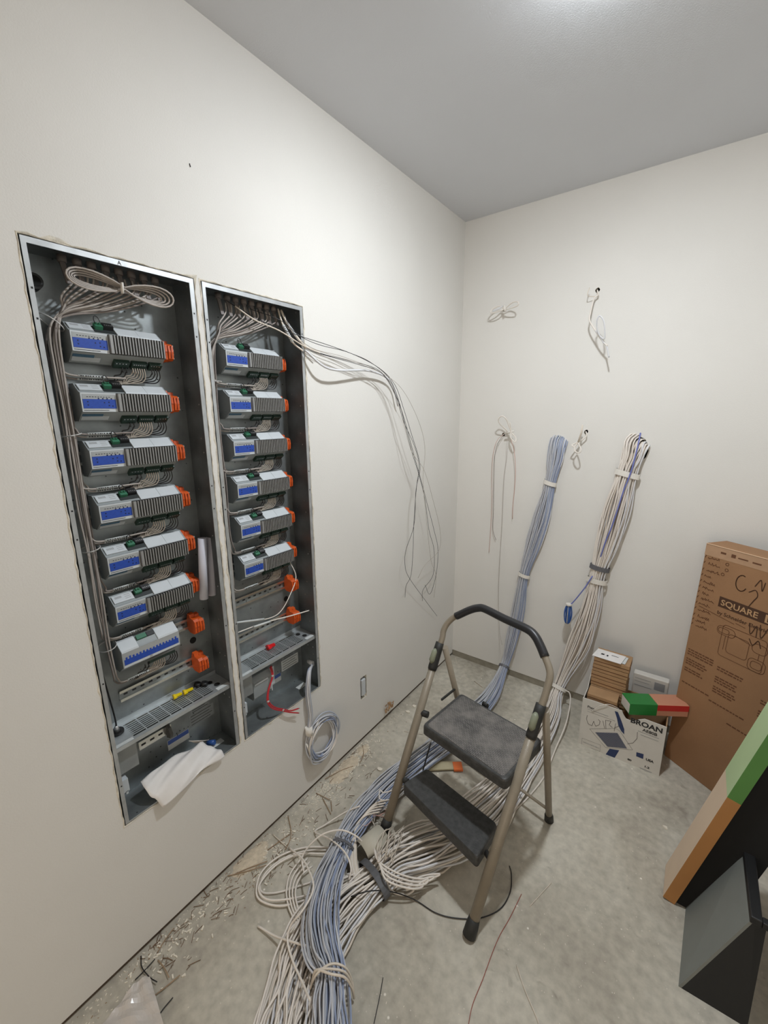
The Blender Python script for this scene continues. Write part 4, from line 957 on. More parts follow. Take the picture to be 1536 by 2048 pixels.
# ------------------------------------------------------------------ step ladder
LX, LY, LYAW, LK = .577, -1.345, -.216, .493
cs, sn = math.cos(LYAW), math.sin(LYAW)
def lw(u, v, z): return Vector((LX + u * cs - v * sn, LY + u * sn + v * cs, z))
lad = thing('step_ladder', (LX, LY, 0), 'folding two-step ladder with taupe frame, black treads and black foam handle', 'step ladder')
nF = (lw(0, LK, 1) - lw(0, 0, 0)).cross(lw(1, 0, 0) - lw(0, 0, 0)).normalized()
def lf(px, py): return atn(lw(0, 0, 0), nF, px, py)
def leg_pts(pxs): return [lf(*p) for p in pxs]
F0L, F0R = lf(768, 1664), lf(939, 1868)
hL_, hR_ = lf(872, 1312), lf(1072, 1442)
ur = Vector((cs, sn, 0))
for nm_, f0, h0 in (('L', F0L, hL_), ('R', F0R, hR_)):
    d = (h0 - f0)
    MB().tube([f0 + d * .02, f0 + d * .5, f0 + d * .97], [.0165, .0165, .015], 16).build('front_leg', M['ladder'], lad)
    MB().tube([f0 - d.normalized() * .004 + Vector((0, 0, -.0)), f0 + d.normalized() * .03, f0 + d.normalized() * .05], [.021, .020, .0175], 14).build('foot_cap', M['rubber'], lad)
    # hinge block
    hb = MB(); dn_ = d.normalized(); s0 = h0 - dn_ * .055; hb.tube([s0, s0 + dn_ * .012, h0 + dn_ * .03, h0 + dn_ * .055], [.017, .021, .018, .015], 14, ry=.017)
    hg = hb.build('hinge', M['rubber'], lad)
    nb_ = nF if nF.dot(CAM - h0) > 0 else -nF
    MB().tube([h0 - dn_ * .028 + nb_ * .014, h0 - dn_ * .018 + nb_ * .0185, h0 + dn_ * .018 + nb_ * .0175, h0 + dn_ * .026 + nb_ * .012], [.007, .0115, .011, .007], 12).build('button', M['button'], hg)
# handle arch
K = [hL_, lf(884, 1278), lf(887, 1262), lf(894, 1248), lf(906, 1236), lf(920, 1229), lf(940, 1220), lf(956, 1216), lf(970, 1218), lf(1010, 1238), lf(1054, 1258), lf(1070, 1272), lf(1080, 1290), lf(1090, 1314), lf(1098, 1335), lf(1100, 1352), lf(1095, 1374), lf(1088, 1398), hR_]
KK = v3(cr(K, 4)); MB().tube(KK, .0115, 14).build('handle_tube', M['ladder'], lad)
i0, i1 = 5 * 4 - 2, 13 * 4 + 1; MB().tube(KK[i0:i1], .0150, 14).build('foam_grip', M['grip'], lad)
# rear legs
RF = [lw(-.175, .560, 0), lw(.190, .557, 0)]
RF[1] = at('z', 0.0, 1098, 1640); RF[0] = RF[1] - ur * .37
for k, (f0, h0) in enumerate(((RF[0], lf(880, 1300)), (RF[1], lf(1082, 1428)))):
    h1 = h0 + Vector((-sn * .03, cs * .03, .0)) ; d = h1 - f0
    MB().tube([f0 + d * .03, h1], .0125, 14).build('rear_leg', M['ladder'], lad)
    MB().tube([f0, f0 + d.normalized() * .03, f0 + d.normalized() * .045], [.018, .017, .014], 12).build('foot_cap', M['rubber'], lad)
a, b = (RF[0] + (lf(880, 1300) - RF[0]) * .12), (RF[1] + (lf(1082, 1428) - RF[1]) * .12)
MB().tube([a, b], .006, 10).build('cross_brace', M['ladder'], lad)
# treads
def tread_mat(name):
    m = bpy.data.materials.new(name); m.use_nodes = True; N = m.node_tree.nodes; L = m.node_tree.links; b = N['Principled BSDF']
    b.inputs['Roughness'].default_value = .5; tc = N.new('ShaderNodeTexCoord'); mp = N.new('ShaderNodeMapping'); mp.inputs['Rotation'].default_value = (0, 0, -LYAW)
    L.new(tc.outputs['Object'], mp.inputs['Vector'])
    br = N.new('ShaderNodeTexBrick'); br.inputs['Scale'].default_value = 42; br.inputs['Mortar Size'].default_value = .035
    br.inputs['Color1'].default_value = (*rgb(112, 109, 106), 1); br.inputs['Color2'].default_value = (*rgb(84, 82, 80), 1); br.inputs['Mortar'].default_value = (*rgb(30, 30, 30), 1)
    L.new(mp.outputs[0], br.inputs['Vector'])
    n = N.new('ShaderNodeTexNoise'); n.inputs['Scale'].default_value = 18; n.inputs['Detail'].default_value = 8; L.new(tc.outputs['Object'], n.inputs['Vector'])
    r = N.new('ShaderNodeValToRGB'); r.color_ramp.elements[0].position = .35; r.color_ramp.elements[1].position = .75; r.color_ramp.elements[0].color = (0, 0, 0, 1); r.color_ramp.elements[1].color = (.7, .7, .7, 1); L.new(n.outputs['Fac'], r.inputs['Fac'])
    mx = N.new('ShaderNodeMix'); mx.data_type = 'RGBA'; L.new(r.outputs['Color'], mx.inputs['Factor']); L.new(br.outputs['Color'], mx.inputs['A']); mx.inputs['B'].default_value = (*rgb(136, 130, 124), 1); L.new(mx.outputs['Result'], b.inputs['Base Color'])
    bp = N.new('ShaderNodeBump'); bp.inputs['Strength'].default_value = .7; bp.inputs['Distance'].default_value = .002; L.new(br.outputs['Fac'], bp.inputs['Height']); bp.invert = True; L.new(bp.outputs['Normal'], b.inputs['Normal'])
    return m
M['tread'] = tread_mat('textured_tread')
def rounded(cn, r, n=5):
    """rounded polygon in plan from 4 corners"""
    P = []
    for i in range(4):
        p = cn[i]; a = (cn[i - 1] - p).normalized(); b = (cn[(i + 1) % 4] - p).normalized()
        for k in range(n + 1):
            t = k / n; q0 = p + a * r; q1 = p + b * r; P.append(q0 * (1 - t) ** 2 + p * 2 * t * (1 - t) + q1 * t * t)
    return P
def slab(cn, z, th, rr, name, m, parent, lip=.006):
    o = rounded(cn, rr); n = len(o); c = sum(o, Vector()) / n
    lv = [(1.0, -th), (1.0, -.008), (.985, -.002), (.965, 0)]; V = []
    for s_, dz in lv:
        for p in o: V.append(Vector((c.x + (p.x - c.x) * s_, c.y + (p.y - c.y) * s_, z + dz)))
    F = []
    for j in range(3):
        for k in range(n): F.append((j * n + k, j * n + (k + 1) % n, (j + 1) * n + (k + 1) % n, (j + 1) * n + k))
    F.append(tuple(3 * n + k for k in range(n))); F.append(tuple(range(n))[::-1])
    return MB().add(V, F).build(name, m, parent)
zp = .470; cn = [at('z', zp, 844, 1449), at('z', zp, 1012, 1563), at('z', zp, 1086, 1479), at('z', zp, 922, 1385)]
slab(cn, zp, .036, .018, 'platform', M['step'], lad)
c_ = sum(cn, Vector()) / 4; cn2 = [c_ + (p - c_) * .93 for p in cn]; slab([Vector((p.x, p.y, zp)) for p in cn2], zp + .0025, .003, .014, 'tread_mat', M['tread'], lad)
zp2 = .232; cn = [at('z', zp2, 805, 1566), at('z', zp2, 955, 1716), at('z', zp2, 996, 1648), at('z', zp2, 853, 1535)]
slab(cn, zp2, .042, .014, 'lower_step', M['step'], lad)
# brackets and rods
MB().tube([at('z', .434, 862, 1484), at('z', .20, 846, 1540)], .0028, 8).build('support_rod', M['black'], lad)
MB().tube([at('z', .434, 1060, 1500), at('z', .10, 1010, 1640)], .0028, 8).build('support_rod', M['black'], lad)
for z, w in ((.442, .02), (.210, .014)):
    for s_ in (0, 1):
        f0, h0 = ((F0L, hL_), (F0R, hR_))[s_]; t_ = (z - f0.z) / (h0.z - f0.z); p = f0 + (h0 - f0) * t_; q = p + ur * (.035 if s_ == 0 else -.03) + Vector((-sn, cs, 0)) * .012
        MB().tube([p, q], .013, 10, ry=w * .6).build('bracket', M['rubber'], lad)
e0 = at('z', .47, 905, 1385); 
MB().obox(at('z', .455, 884, 1402), at('z', .455, 914, 1378) - at('z', .455, 884, 1402), ur * -.006, (0, 0, .008)).build('side_bracket', M['rubber'], lad)
MB().tube([at('z', .458, 966, 1408), at('z', .458, 975, 1414)], .014, 10, ry=.008).build('catch', M['rubber'], lad)

# utility knife under the ladder
k0 = fl(860, 1533, .055); k1 = fl(925, 1538, .04); dk = (k1 - k0); 
kn = thing('putty_knife', k0, 'pale flat tool with an orange end lying on the floor under the ladder platform', 'tool')
perp = dk.cross(Vector((0, 0, 1))).normalized() * -.030
MB().obox(fl(858, 1542, .008) , (fl(908, 1540, .008) - fl(858, 1542, .008)), perp * 1.5, (0, 0, .006)).build('blade', mat('beige_plastic', rgb(178, 168, 138), .6), kn)
MB().obox(fl(908, 1543, .007), (fl(926, 1543, .007) - fl(908, 1543, .007)), perp * 1.5, (0, 0, .010)).build('orange_end', mat('bright_orange', rgb(224, 112, 52), .5), kn)

# ------------------------------------------------------------------ large brown carton against the back wall
B0 = Vector((1.215, -.181, 0)); bd = Vector((.83646, -.54803, 0)); T0 = Vector((1.2415, -.1405, 1.0474)); be = (T0 - B0).normalized(); bn = bd.cross(be).normalized()
if bn.dot(CAM - B0) < 0: bn = -bn
BWD, BH, BT = .44, 1.0485, .125
big = thing('cardboard_box', B0 + bd * BWD / 2, 'tall flat brown cardboard box leaning in the right corner of the back wall', 'cardboard box')
MB().obox(B0, bd * BWD, be * BH, -bn * BT).build('carton', M['cardboard'], big, .003)
def bf(a, b, h=.0006): return B0 + bd * a + be * b + bn * h
MB().obox(bf(.0, BH - .052, .0002), bd * BWD, be * .050, bn * .0006).build('tape_strip', M['cardtape'], big)
MB().obox(bf(.0, BH - .004, .0009), bd * BWD, be * .003, bn * .0015).build('folded_edge', mat('pale_card_edge', rgb(216, 182, 150), .7), big)
q = MB()
for a, b, w_, h_ in ((.10, BH - .034, .016, .014), (.06, BH - .03, .02, .008), (.125, BH - .032, .035, .005), (.175, BH - .034, .03, .006)): q.obox(bf(a, b, .001), bd * w_, be * h_, bn * .0003)
q.build('tape_print', M['cardink2'], big)
bnr = MB().obox(bf(.090, .800, .0003), bd * .225, be * .044, bn * .0005).build('title_band', M['cardink'], big)
text('SQUARE', bf(.098, .810, .001), bd, be, .034, mat('band_letters', rgb(184, 146, 106), .7), 'title_text', bnr, .0003, 1.04, .0005)
MB().obox(bf(.254, .806, .0009), bd * .036, be * .032, bn * .0003).build('letter_tile', MATS['band_letters'], bnr)
text('D', bf(.260, .811, .0015), bd, be, .030, M['cardink'], 'tile_text', bnr, .0003, 1.1, .0006)
text('by Schneider Electric', bf(.092, .768, .0006), bd, be, .021, M['cardink'], 'subtitle_text', big, .0003, 1.0, .0003)
# line drawing of a boxed circuit
def rr_(a0, a1, b0, b1, r=.012):
    P = []
    for cx, cy, s_ in ((a1 - r, b1 - r, 0), (a0 + r, b1 - r, 1), (a0 + r, b0 + r, 2), (a1 - r, b0 + r, 3)):
        for k in range(5): t = math.pi / 2 * (s_ + k / 4); P.append((cx + r * math.cos(t), cy + r * math.sin(t)))
    return P + [P[0]]
D = [rr_(.125, .28, .60, .735), rr_(.150, .225, .625, .705), rr_(.105, .172, .690, .725, .016), rr_(.235, .285, .675, .712, .016), rr_(.232, .290, .600, .650, .016), rr_(.110, .150, .697, .717, .009), rr_(.242, .278, .61, .64, .01),
     [(.172, .707), (.235, .695)], [(.262, .675), (.262, .650)], [(.14, .69), (.14, .63)]]
strokes(D, M['cardink2'], 'line_drawing', big, .0011, B0, bd, be, .0006)
# small print paragraphs
random.seed(21); q = MB()
for a0, b0_, nl, w_ in ((.012, .56, 3, .10), (.012, .515, 3, .075), (.012, .47, 2, .07), (.135, .545, 2, .09), (.135, .500, 3, .07), (.135, .455, 3, .075), (.012, .40, 1, .10), (.13, .385, 1, .12), (.21, .33, 1, .12), (.30, .50, 2, .1), (.30, .455, 3, .08), (.30, .40, 2, .1), (.31, .34, 2, .06)):
    q = MB()
    for k in range(nl):
        x = a0; b = b0_ - k * .011
        while x < a0 + w_:
            w1 = random.uniform(.006, .018); q.obox(bf(x, b, .0003), bd * w1, be * .0055, bn * .0003); x += w1 + .003
    q.build('printed_paragraph', M['cardink2'], big)
# handwritten list and scrawls (illegible in the photo)
LL = []
def scrawl(a, b, n, h=.012, dx=.007):
    P = [(a, b)]
    for k in range(n): P.append((a + dx * (k + .5) + jit(.002), b + random.choice([h, h * .6, h * .2]) + jit(.002))); P.append((a + dx * (k + 1), b + jit(.003)))
    LL.append(P)
for k, b in enumerate([.985, .960, .930, .905, .878, .853, .828, .803, .778, .752, .722, .700, .678]):
    LL.append([(.004, b), (.009, b + .010), (.006, b + .002)]); scrawl(.020 + jit(.004), b, random.randint(4, 8), .009, .0065)
for a, b in ((.092, .982), (.094, .958), (.083, .936)):
    LL.append([(a + .006 * math.cos(t * .8), b + .006 * math.sin(t * .8)) for t in range(9)])
LL.append([(.02, .770), (.16, .752)]); LL.append([(.165, .758), (.20, .754)])
strokes(LL, M['cardink2'], 'handwritten_list', big, .0009, B0, bd, be, .0012)
L2 = [[(.155 + .020 * math.cos(t), .925 + .032 * math.sin(t)) for t in [1.2 + .35 * i for i in range(14)]], [(.185, .90), (.205, .915), (.215, .895), (.205, .87), (.195, .84), (.21, .83)], [(.20, .93), (.215, .96), (.225, .92), (.23, .955)], [(.21, .78), (.22, .74), (.235, .78), (.24, .735)], [(.245, .79), (.255, .74), (.27, .785)], [(.22, .72), (.235, .70), (.25, .725), (.262, .70)]]
for L_ in L2: strokes([[(p.x, p.y) for p in v3(cr([(a, b, 0) for a, b in L_], 5))]], M['cardink'], 'marker_scrawl', big, .0016, B0, bd, be, .0012)

# ------------------------------------------------------------------ white fan carton with contents
x0, x1, yf, yb, hz = .868, 1.206, -.338, -.112, .254
wc = thing('fan_carton', ((x0 + x1) / 2, (yf + yb) / 2, 0), 'open white fan carton with blue print, holding small brown cartons, on the floor', 'cardboard box')
V = [(x0, hz), (x0 + .055, hz + .003), (x0 + .165, hz + .003), (x0 + .172, hz - .012), (x0 + .185, hz - .030), (x0 + .215, hz - .030), (x0 + .235, hz - .010), (x0 + .255, hz + .002), (x1, hz), (x1, 0), (x0, 0)]
MB().prism([(a, yf, b) for a, b in V], (0, 0, 0), (0, .004, 0)).build('front_wall', M['white_card'], wc)
MB().box(x0, x0 + .004, yf + .004, yb, 0, hz - .004).build('side_wall', M['white_card'], wc)
MB().prism([(x0, yf + .10, hz - .004), (x0, yb, hz - .004), (x0 + .005, yb - .01, hz + .085), (x0 + .003, yb - .075, hz + .075)], (0, 0, 0), (.003, 0, 0)).build('open_flap', M['white_card'], wc)
MB().box(x1 - .004, x1, yf + .004, yb, 0, hz - .004).build('side_wall', M['cardboard2'], wc)
MB().box(x0 + .004, x1 - .004, yb - .004, yb, 0, hz - .02).build('back_wall', M['cardboard2'], wc)
MB().box(x0 + .004, x1 - .004, yf + .004, yb - .004, 0, .004).build('base', M['cardboard2'], wc)
def cf(px, py, h=.0006): return at('y', yf - h, px, py)
X_, Z_ = Vector((1, 0, 0)), Vector((0, 0, 1))
def quad(P, name, m, h=.0005, par=None):
    return MB().add([cf(px, py, h) for px, py in P], [tuple(range(len(P)))]).build(name, m, par or wc)
def poly_line(P, name, m, r=.0008, h=.0008, closed=False):
    O = Vector((0, yf, 0)); Q = [cf(*p) for p in P]; Q = Q + [Q[0]] if closed else Q
    return strokes([[(q.x, q.z) for q in Q]], m, name, wc, r, O, X_, Z_, h)
def zo(a, b): return (1120 + a / 5.486, 1240 + b / 5.486)
p = cf(*zo(300, 955)); text('Flex', (p.x, p.y, p.z - .002), X_, Z_, .017, M['ink'], 'series_text', wc, 0, 1.1, .0003)
p = cf(*zo(770, 1120)); e = cf(*zo(1100, 1240)); text('BROAN', (p.x, p.y, e.z + .0005), X_, Z_, .034, M['ink'], 'brand_text', wc, 0, 1.06, .0012)
p = cf(*zo(915, 1225)); e = cf(*zo(1085, 1285)); text('AE80B', (p.x - .004, p.y, e.z), X_, Z_, .020, M['ink'], 'model_text', wc, 0, 1.02, .0005)
for k, (a, b, c_x, d_) in enumerate(((300, 985, 530, 1060), (850, 1240, 1085, 1305), (880, 1275, 1080, 1335))):
    P0_, P1_ = cf(*zo(a, b)), cf(*zo(c_x, d_)); MB().box(P0_.x, P1_.x, yf - .0006, yf, P1_.z, P1_.z + .0022).build('fine_print', M['greyprint'], wc)
poly_line([zo(300, 1000), zo(600, 1108)], 'rule_line', M['ink'], .0004)
quad([zo(600, 998), zo(635, 1010), zo(675, 1110), (zo(705, 1200)), zo(705, 1255), zo(672, 1220), zo(640, 1160), zo(625, 1080)], 'blue_swoosh', M['navy'])
quad([zo(500, 1475), zo(545, 1412), zo(650, 1430), zo(600, 1512)], 'blue_swoosh', M['navy'])
poly_line([zo(325, 1195), zo(610, 1190), zo(655, 1215), zo(797, 1425), zo(500, 1400)], 'grille_outline', M['ink'], .0005, closed=True)
gq = quad([zo(385, 1232), zo(630, 1240), zo(735, 1410), zo(520, 1390)], 'grille_face', mat('grille_blue', rgb(62, 70, 96), .6), .0007)
L3 = []
for k in range(14):
    t = (k + .5) / 14; a = cf(*zo(385 + 245 * t, 1232 + 8 * t)); b = cf(*zo(520 + 215 * t, 1390 + 20 * t)); L3.append([(a.x, a.z), (b.x, b.z)])
strokes(L3, M['greyprint'], 'grille_slats', gq, .0008, Vector((0, yf, 0)), X_, Z_, .0012)
poly_line([zo(243, 1295), zo(444, 1372), zo(438, 1443), zo(236, 1368)], 'barcode_frame', M['ink'], .0004, closed=True)
a, b = cf(*zo(255, 1320)), cf(*zo(430, 1420)); q = MB(); x = a.x
while x < b.x: w_ = random.uniform(.0006, .002); q.box(x, x + w_, yf - .0009, yf - .0005, b.z + .003, a.z - .006); x += w_ + random.uniform(.0006, .002)
q.build('barcode', M['greyprint'], wc)
quad([zo(838, 1450), zo(918, 1472), zo(912, 1525), zo(836, 1495)], 'flag_block', M['navy'])
p = cf(*zo(940, 1540)); text('USA', (p.x, p.y, p.z + .001), X_, Z_, .016, M['ink'], 'origin_text', wc, 0, 1.0, .0008)
p = cf(*zo(740, 1535)); text('80', (p.x, p.y, p.z + .0005), X_, Z_, .012, M['ink'], 'airflow_text', wc, 0, 1.3, .0006)
p = cf(*zo(920, 1620)); text('1.2', (p.x, p.y, p.z + .004), X_, Z_, .013, M['ink'], 'noise_text', wc, 0, 1.3, .0006)
for a, b, c_x, n_ in ((690, 1540, 835, 3), (875, 1600, 1020, 3)):
    q = MB(); P0_ = cf(*zo(a, b)); P1_ = cf(*zo(c_x, b))
    for k in range(n_): q.box(P0_.x + .002 * k, P1_.x - .003 * k, yf - .0006, yf, P0_.z - .010 - .0045 * k, P0_.z - .008 - .0045 * k)
    q.build('fine_print', M['greyprint'], wc)
HW = [[zo(300, 1045), zo(290, 1085), zo(310, 1140), zo(350, 1160), zo(370, 1110), zo(390, 1165), zo(430, 1150), zo(440, 1110), zo(420, 1090)], [zo(470, 1105), zo(490, 1190)], [zo(505, 1195), zo(500, 1100), zo(560, 1110), zo(540, 1150), zo(575, 1180)], [zo(610, 1135), zo(595, 1220)], [zo(600, 1180), zo(650, 1165)], [zo(850, 1230), zo(845, 1300), zo(800, 1350), zo(740, 1360)]]
for h_ in HW: poly_line(h_, 'marker_writing', mat('marker_grey', rgb(96, 92, 90), .7), .0009, .0010)
cable('white_string', [cf(*zo(345, 1000), .004), cf(*zo(430, 945), .008), cf(*zo(520, 925), .006), Vector((.995, -.33, .262)), Vector((1.02, -.32, .25))], .0013, M['white_cable'], 'short white string hanging over the rim of the white fan carton', 'string')
# inner stack of small brown boxes
random.seed(4)
stk = [(.884, -.262, .118, .020, .128), (.886, -.258, .120, .052, .128), (.884, -.262, .122, .084, .128), (.885, -.258, .120, .116, .128), (.883, -.262, .122, .148, .128), (.886, -.258, .122, .180, .128), (.884, -.260, .124, .212, .128), (.884, -.262, .126, .244, .128), (.884, -.262, .126, .276, .126)]
names = ['lowest', 'second', 'third', 'fourth', 'fifth', 'sixth', 'seventh', 'eighth', 'topmost']
def smallbox(x, y, w_, d_, z, h_, rz, tilt, label):
    t = thing('small_carton', (x, y, z), label, 'cardboard box', 'small brown cartons in the white carton')
    ux = Vector((math.cos(rz), math.sin(rz), 0)) ; uy = Vector((-math.sin(rz), math.cos(rz), tilt)).normalized(); uz = ux.cross(uy)
    MB().obox((x, y, z), ux * w_, uy * d_, uz * h_).build('carton', M['cardboard2'], t, .0015)
    MB().obox(Vector((x, y, z)) + uz * (h_ * .42) - uy * .0006, ux * w_, uy * .0006, uz * (h_ * .1)).build('flap_seam', M['cardink2'], t); return t
for k in range(8):
    smallbox(.880 + jit(.003), -.315 + jit(.003), .128, .075, .006 + k * .0335, .031, jit(.02), 0, 'small brown carton inside the white fan carton, %s of the front pile' % ['lowest', 'second from bottom', 'third from bottom', 'fourth from bottom', 'fourth from top', 'third from top', 'second from top', 'topmost'][k])
for k in range(11):
    smallbox(.879 + jit(.003) , -.232 + jit(.004), .152, .105, .006 + k * .0385, .036, jit(.025), 0, 'small brown carton in the rear pile of the white fan carton, %s' % ['lowest', 'second from bottom', 'third from bottom', 'fourth from bottom', 'fifth from bottom', 'the middle one', 'fifth from top', 'fourth from top', 'third from top', 'second from top', 'topmost'][k])
zt = .006 + 11 * .0385
bk = thing('leaflet', (.90, -.17, zt), 'white printed leaflet lying on top of the pile of small brown cartons', 'paper')
MB().obox((.872, -.236, zt + .001), (.125, -.012, .004), (.012, .085, 0), (0, 0, .0012)).build('sheet', M['paper'], bk)
MB().obox((.905, -.205, zt + .0042), (.014, -.001, 0), (.002, .012, 0), (0, 0, .0006)).obox((.93, -.208, zt + .005), (.007, -.001, 0), (.001, .012, 0), (0, 0, .0006)).obox((.95, -.19, zt + .0055), (.03, -.003, 0), (0, .003, 0), (0, 0, .0006)).build('printed_marks', M['ink'], bk)
MB().obox((.985, -.228, zt + .0006), (.028, -.003, 0), (.006, .07, 0), (0, 0, .001)).build('second_sheet', M['sticker'], bk)
# white flat carton behind
wb = thing('white_carton', (1.11, -.07, 0), 'narrow white carton with a grey square label standing behind the fan carton', 'cardboard box')
MB().box(1.045, 1.192, -.098, -.058, 0, .330).build('carton', M['white_card'], wb, .004)
MB().box(1.135, 1.178, -.0988, -.0982, .272, .312).build('label_square', M['greyprint'], wb)
MB().box(1.052, 1.125, -.0988, -.0982, .268, .270).box(1.052, 1.115, -.0988, -.0982, .290, .2915).box(1.052, 1.12, -.0988, -.0982, .306, .3075).build('printed_lines', M['greyprint'], wb)
# green and red carton on top
g0 = Vector((1.063, -.349, .2575)); gu = Vector((math.cos(math.radians(32.6)), math.sin(math.radians(32.6)), 0)); gv = Vector((-gu.y, gu.x, 0))
gt = thing('green_red_carton', g0 + gu * .12 + gv * .04, 'small green and red carton laid across the right end of the fan carton', 'cardboard box')
GL, GD, GH = .252, .079, .056
MB().obox(g0, gu * (GL * .47), gv * GD, (0, 0, GH)).build('green_half', M['carton_green'], gt, .0015)
MB().obox(g0 + gu * (GL * .47), gu * (GL * .53), gv * GD, (0, 0, GH)).build('tan_half', M['carton_tan'], gt, .0015)
MB().obox(g0 + gu * (GL * .47) - gv * .0006 + Vector((0, 0, GH * .48)), gu * (GL * .53), gv * .0006, (0, 0, GH * .5)).build('red_band', M['carton_red'], gt)
MB().obox(g0 - gu * .0006 + gv * .004 + Vector((0, 0, .005)), gu * .0006, gv * (GD - .008), (0, 0, GH - .010)).build('end_label', M['white_card'], gt)

# ------------------------------------------------------------------ tall leaning carton at the right
def slabbox(name, x, y0, y1, w_, segs, label, cat):
    t = thing(name, (x, (y0 + y1) / 2, 0), label, cat); return t
N0 = Vector((1.258, -.905, 0)); lean = Vector((.222, 0, 1.0)).normalized(); side = Vector((lean.z, 0, -lean.x))
lb = thing('leaning_carton', N0 + Vector((.05, .06, 0)), 'tall narrow carton, tan below and green above, leaning to the right by the dark stand', 'cardboard box')
zsplit = .47; Ltot = 1.28; dep = .125; thk = .034
sz = zsplit / lean.z
N0 = N0 + Vector((0, 0, .0075))
for nm_, s0, s1, mf in (('lower_part', 0, sz, 0), ('upper_part', sz, Ltot, 1)):
    mb = MB(); o = N0 + lean * s0; L_ = lean * (s1 - s0)
    a, b, c = o, o + side * thk, Vector((0, dep, 0))
    P = [a, b, b + c, a + c, a + L_, b + L_, b + c + L_, a + c + L_]
    mb.add(P, [(3, 2, 1, 0), (4, 5, 6, 7)], 1); mb.add([P[0], P[1], P[5], P[4]], [(0, 1, 2, 3)], 1); mb.add([P[1], P[2], P[6], P[5]], [(0, 1, 2, 3)], 2); mb.add([P[2], P[3], P[7], P[6]], [(0, 1, 2, 3)], 1); mb.add([P[3], P[0], P[4], P[7]], [(0, 1, 2, 3)], 0)
    mb.build(nm_, [M['box_lite'] if not mf else M['box_litegreen'], M['box_tan'] if not mf else M['box_green'], M['black']], lb)  # left side in lit tones, underside blackened as painted shade
# black slab behind the carton, a solid standing in for deep shade
fo = N0 + side * (thk + .001) + Vector((0, .012, 0)); ds = MB().obox(fo, side * .12, (0, dep - .012, 0), lean * 1.05)
fo2 = ds.build('padding_slab', mat('black_foam', (.008, .008, .008), .95)); 
tag(fo2, 'black foam slab squeezed in behind the tall leaning carton at the right edge', 'foam slab')

# ------------------------------------------------------------------ dark plastic stand, lower right
st = thing('plastic_stand', (1.40, -1.03, 0), 'dark grey plastic stand with sloping side and black open frame, lower right corner', 'stand')
y0_, y1_ = -1.143, -.885
A0 = Vector((1.312, y0_, 0)); A1 = Vector((1.432, y0_ + .05, .30))
B0_ = Vector((1.322, y1_ + .01, 0)); B1_ = Vector((1.428, y1_ + .02, .30))
mb = MB(); th_ = Vector((.006, 0, -.002)); P = [A0, B0_, B1_, A1]; P2 = [p + th_ for p in P]
mb.add(P + P2, [(0, 1, 2, 3), (7, 6, 5, 4), (0, 4, 5, 1), (1, 5, 6, 2), (2, 6, 7, 3), (3, 7, 4, 0)]); mb.build('sloping_panel', M['stand'], st)
nS = (B0_ - A0).cross(A1 - A0).normalized(); nS = nS if nS.x < 0 else -nS
u_ = (B0_ - A0) ; v_ = (A1 - A0)
gq = MB(); o_ = A0 + u_ * .30 + v_ * .36 + nS * .0006; gq.add([o_, o_ + u_ * .02 , o_ + v_ * .50 + u_ * .12, o_ + v_ * .50 + u_ * .10], [(0, 1, 2, 3)]); gq.add([o_ + u_ * .05 + v_ * .0, o_ + u_ * .06, o_ + v_ * .3 + u_ * .13, o_ + v_ * .3 + u_ * .12], [(0, 1, 2, 3)])
gq.build('moulded_groove', M['standblack'], st)
mb = MB(); P = [A0 + th_, Vector((1.462, y0_ + .006, 0)), Vector((1.462, y0_ + .052, .285)), A1 + th_]; mb.prism(P, (0, 0, 0), (0, .005, 0)); mb.build('end_wall', M['standblack'], st)  # near-black colour paints the shade on this end
mb = MB(); P = [B0_ + th_, Vector((1.462, y1_, 0)), Vector((1.462, y1_ + .02, .285)), B1_ + th_]; mb.prism(P, (0, -.005, 0), (0, 0, 0)); mb.build('end_wall', M['standblack'], st)
fr = MB(); z_ = .300
fr.hexa([(1.428, y0_ + .046, z_ - .012), (1.452, y0_ + .046, z_ - .012), (1.452, y1_ + .026, z_ - .012), (1.424, y1_ + .026, z_ - .012), (1.428, y0_ + .046, z_ + .01), (1.452, y0_ + .046, z_ + .01), (1.452, y1_ + .026, z_ + .01), (1.424, y1_ + .026, z_ + .01)])
fr.box(1.452, 1.66, y0_ + .046, y0_ + .066, z_ - .012, z_ + .008).box(1.452, 1.66, y1_ + .006, y1_ + .026, z_ - .012, z_ + .008).box(1.64, 1.66, y0_ + .066, y1_ + .006, z_ - .012, z_ + .008)
fr.build('top_frame', M['standblack'], st, .003)
mb = MB(); P = [Vector((1.63, y0_ + .01, 0)), Vector((1.66, y0_ + .01, 0)), Vector((1.66, y0_ + .06, .288)), Vector((1.64, y0_ + .06, .288))]; mb.prism(P, (0, 0, 0), (0, .03, 0)); mb.prism([p + Vector((0, .20, 0)) for p in P], (0, 0, 0), (0, .03, 0)); mb.build('rear_legs', M['standblack'], st)

# ------------------------------------------------------------------ floor debris
random.seed(99)
def chip(px, py, s_, m, label, name='plaster_chip', cat='chip', grp=None):
    c = fl(px, py, .001); n = random.randint(5, 7); P = []
    for k in range(n): a = 2 * math.pi * k / n; r = s_ * random.uniform(.5, 1.1); P.append(c + Vector((r * math.cos(a), r * .7 * math.sin(a), 0)))
    o = MB().prism(P, (0, 0, -.0005), (jit(.001), jit(.001), random.uniform(.002, .006))).build(name, m); tag(o, label, cat, grp); return o
chip(828, 1412, .018, M['plaster'], 'white triangular plaster chip near the left wall behind the ladder')
chip(816, 1424, .016, M['plaster'], 'flat white plaster chip beside the triangular one behind the ladder')
chip(760, 1540, .016, M['plaster'], 'white broken plastic chip between the left wall and the blue-grey bundle')
for px, py, l in ((1080, 1540, ''), (1330, 1662, ''),): pass
chip(1330, 1655, .012, M['plaster'], 'pale round plaster spot on the floor left of the leaning carton')
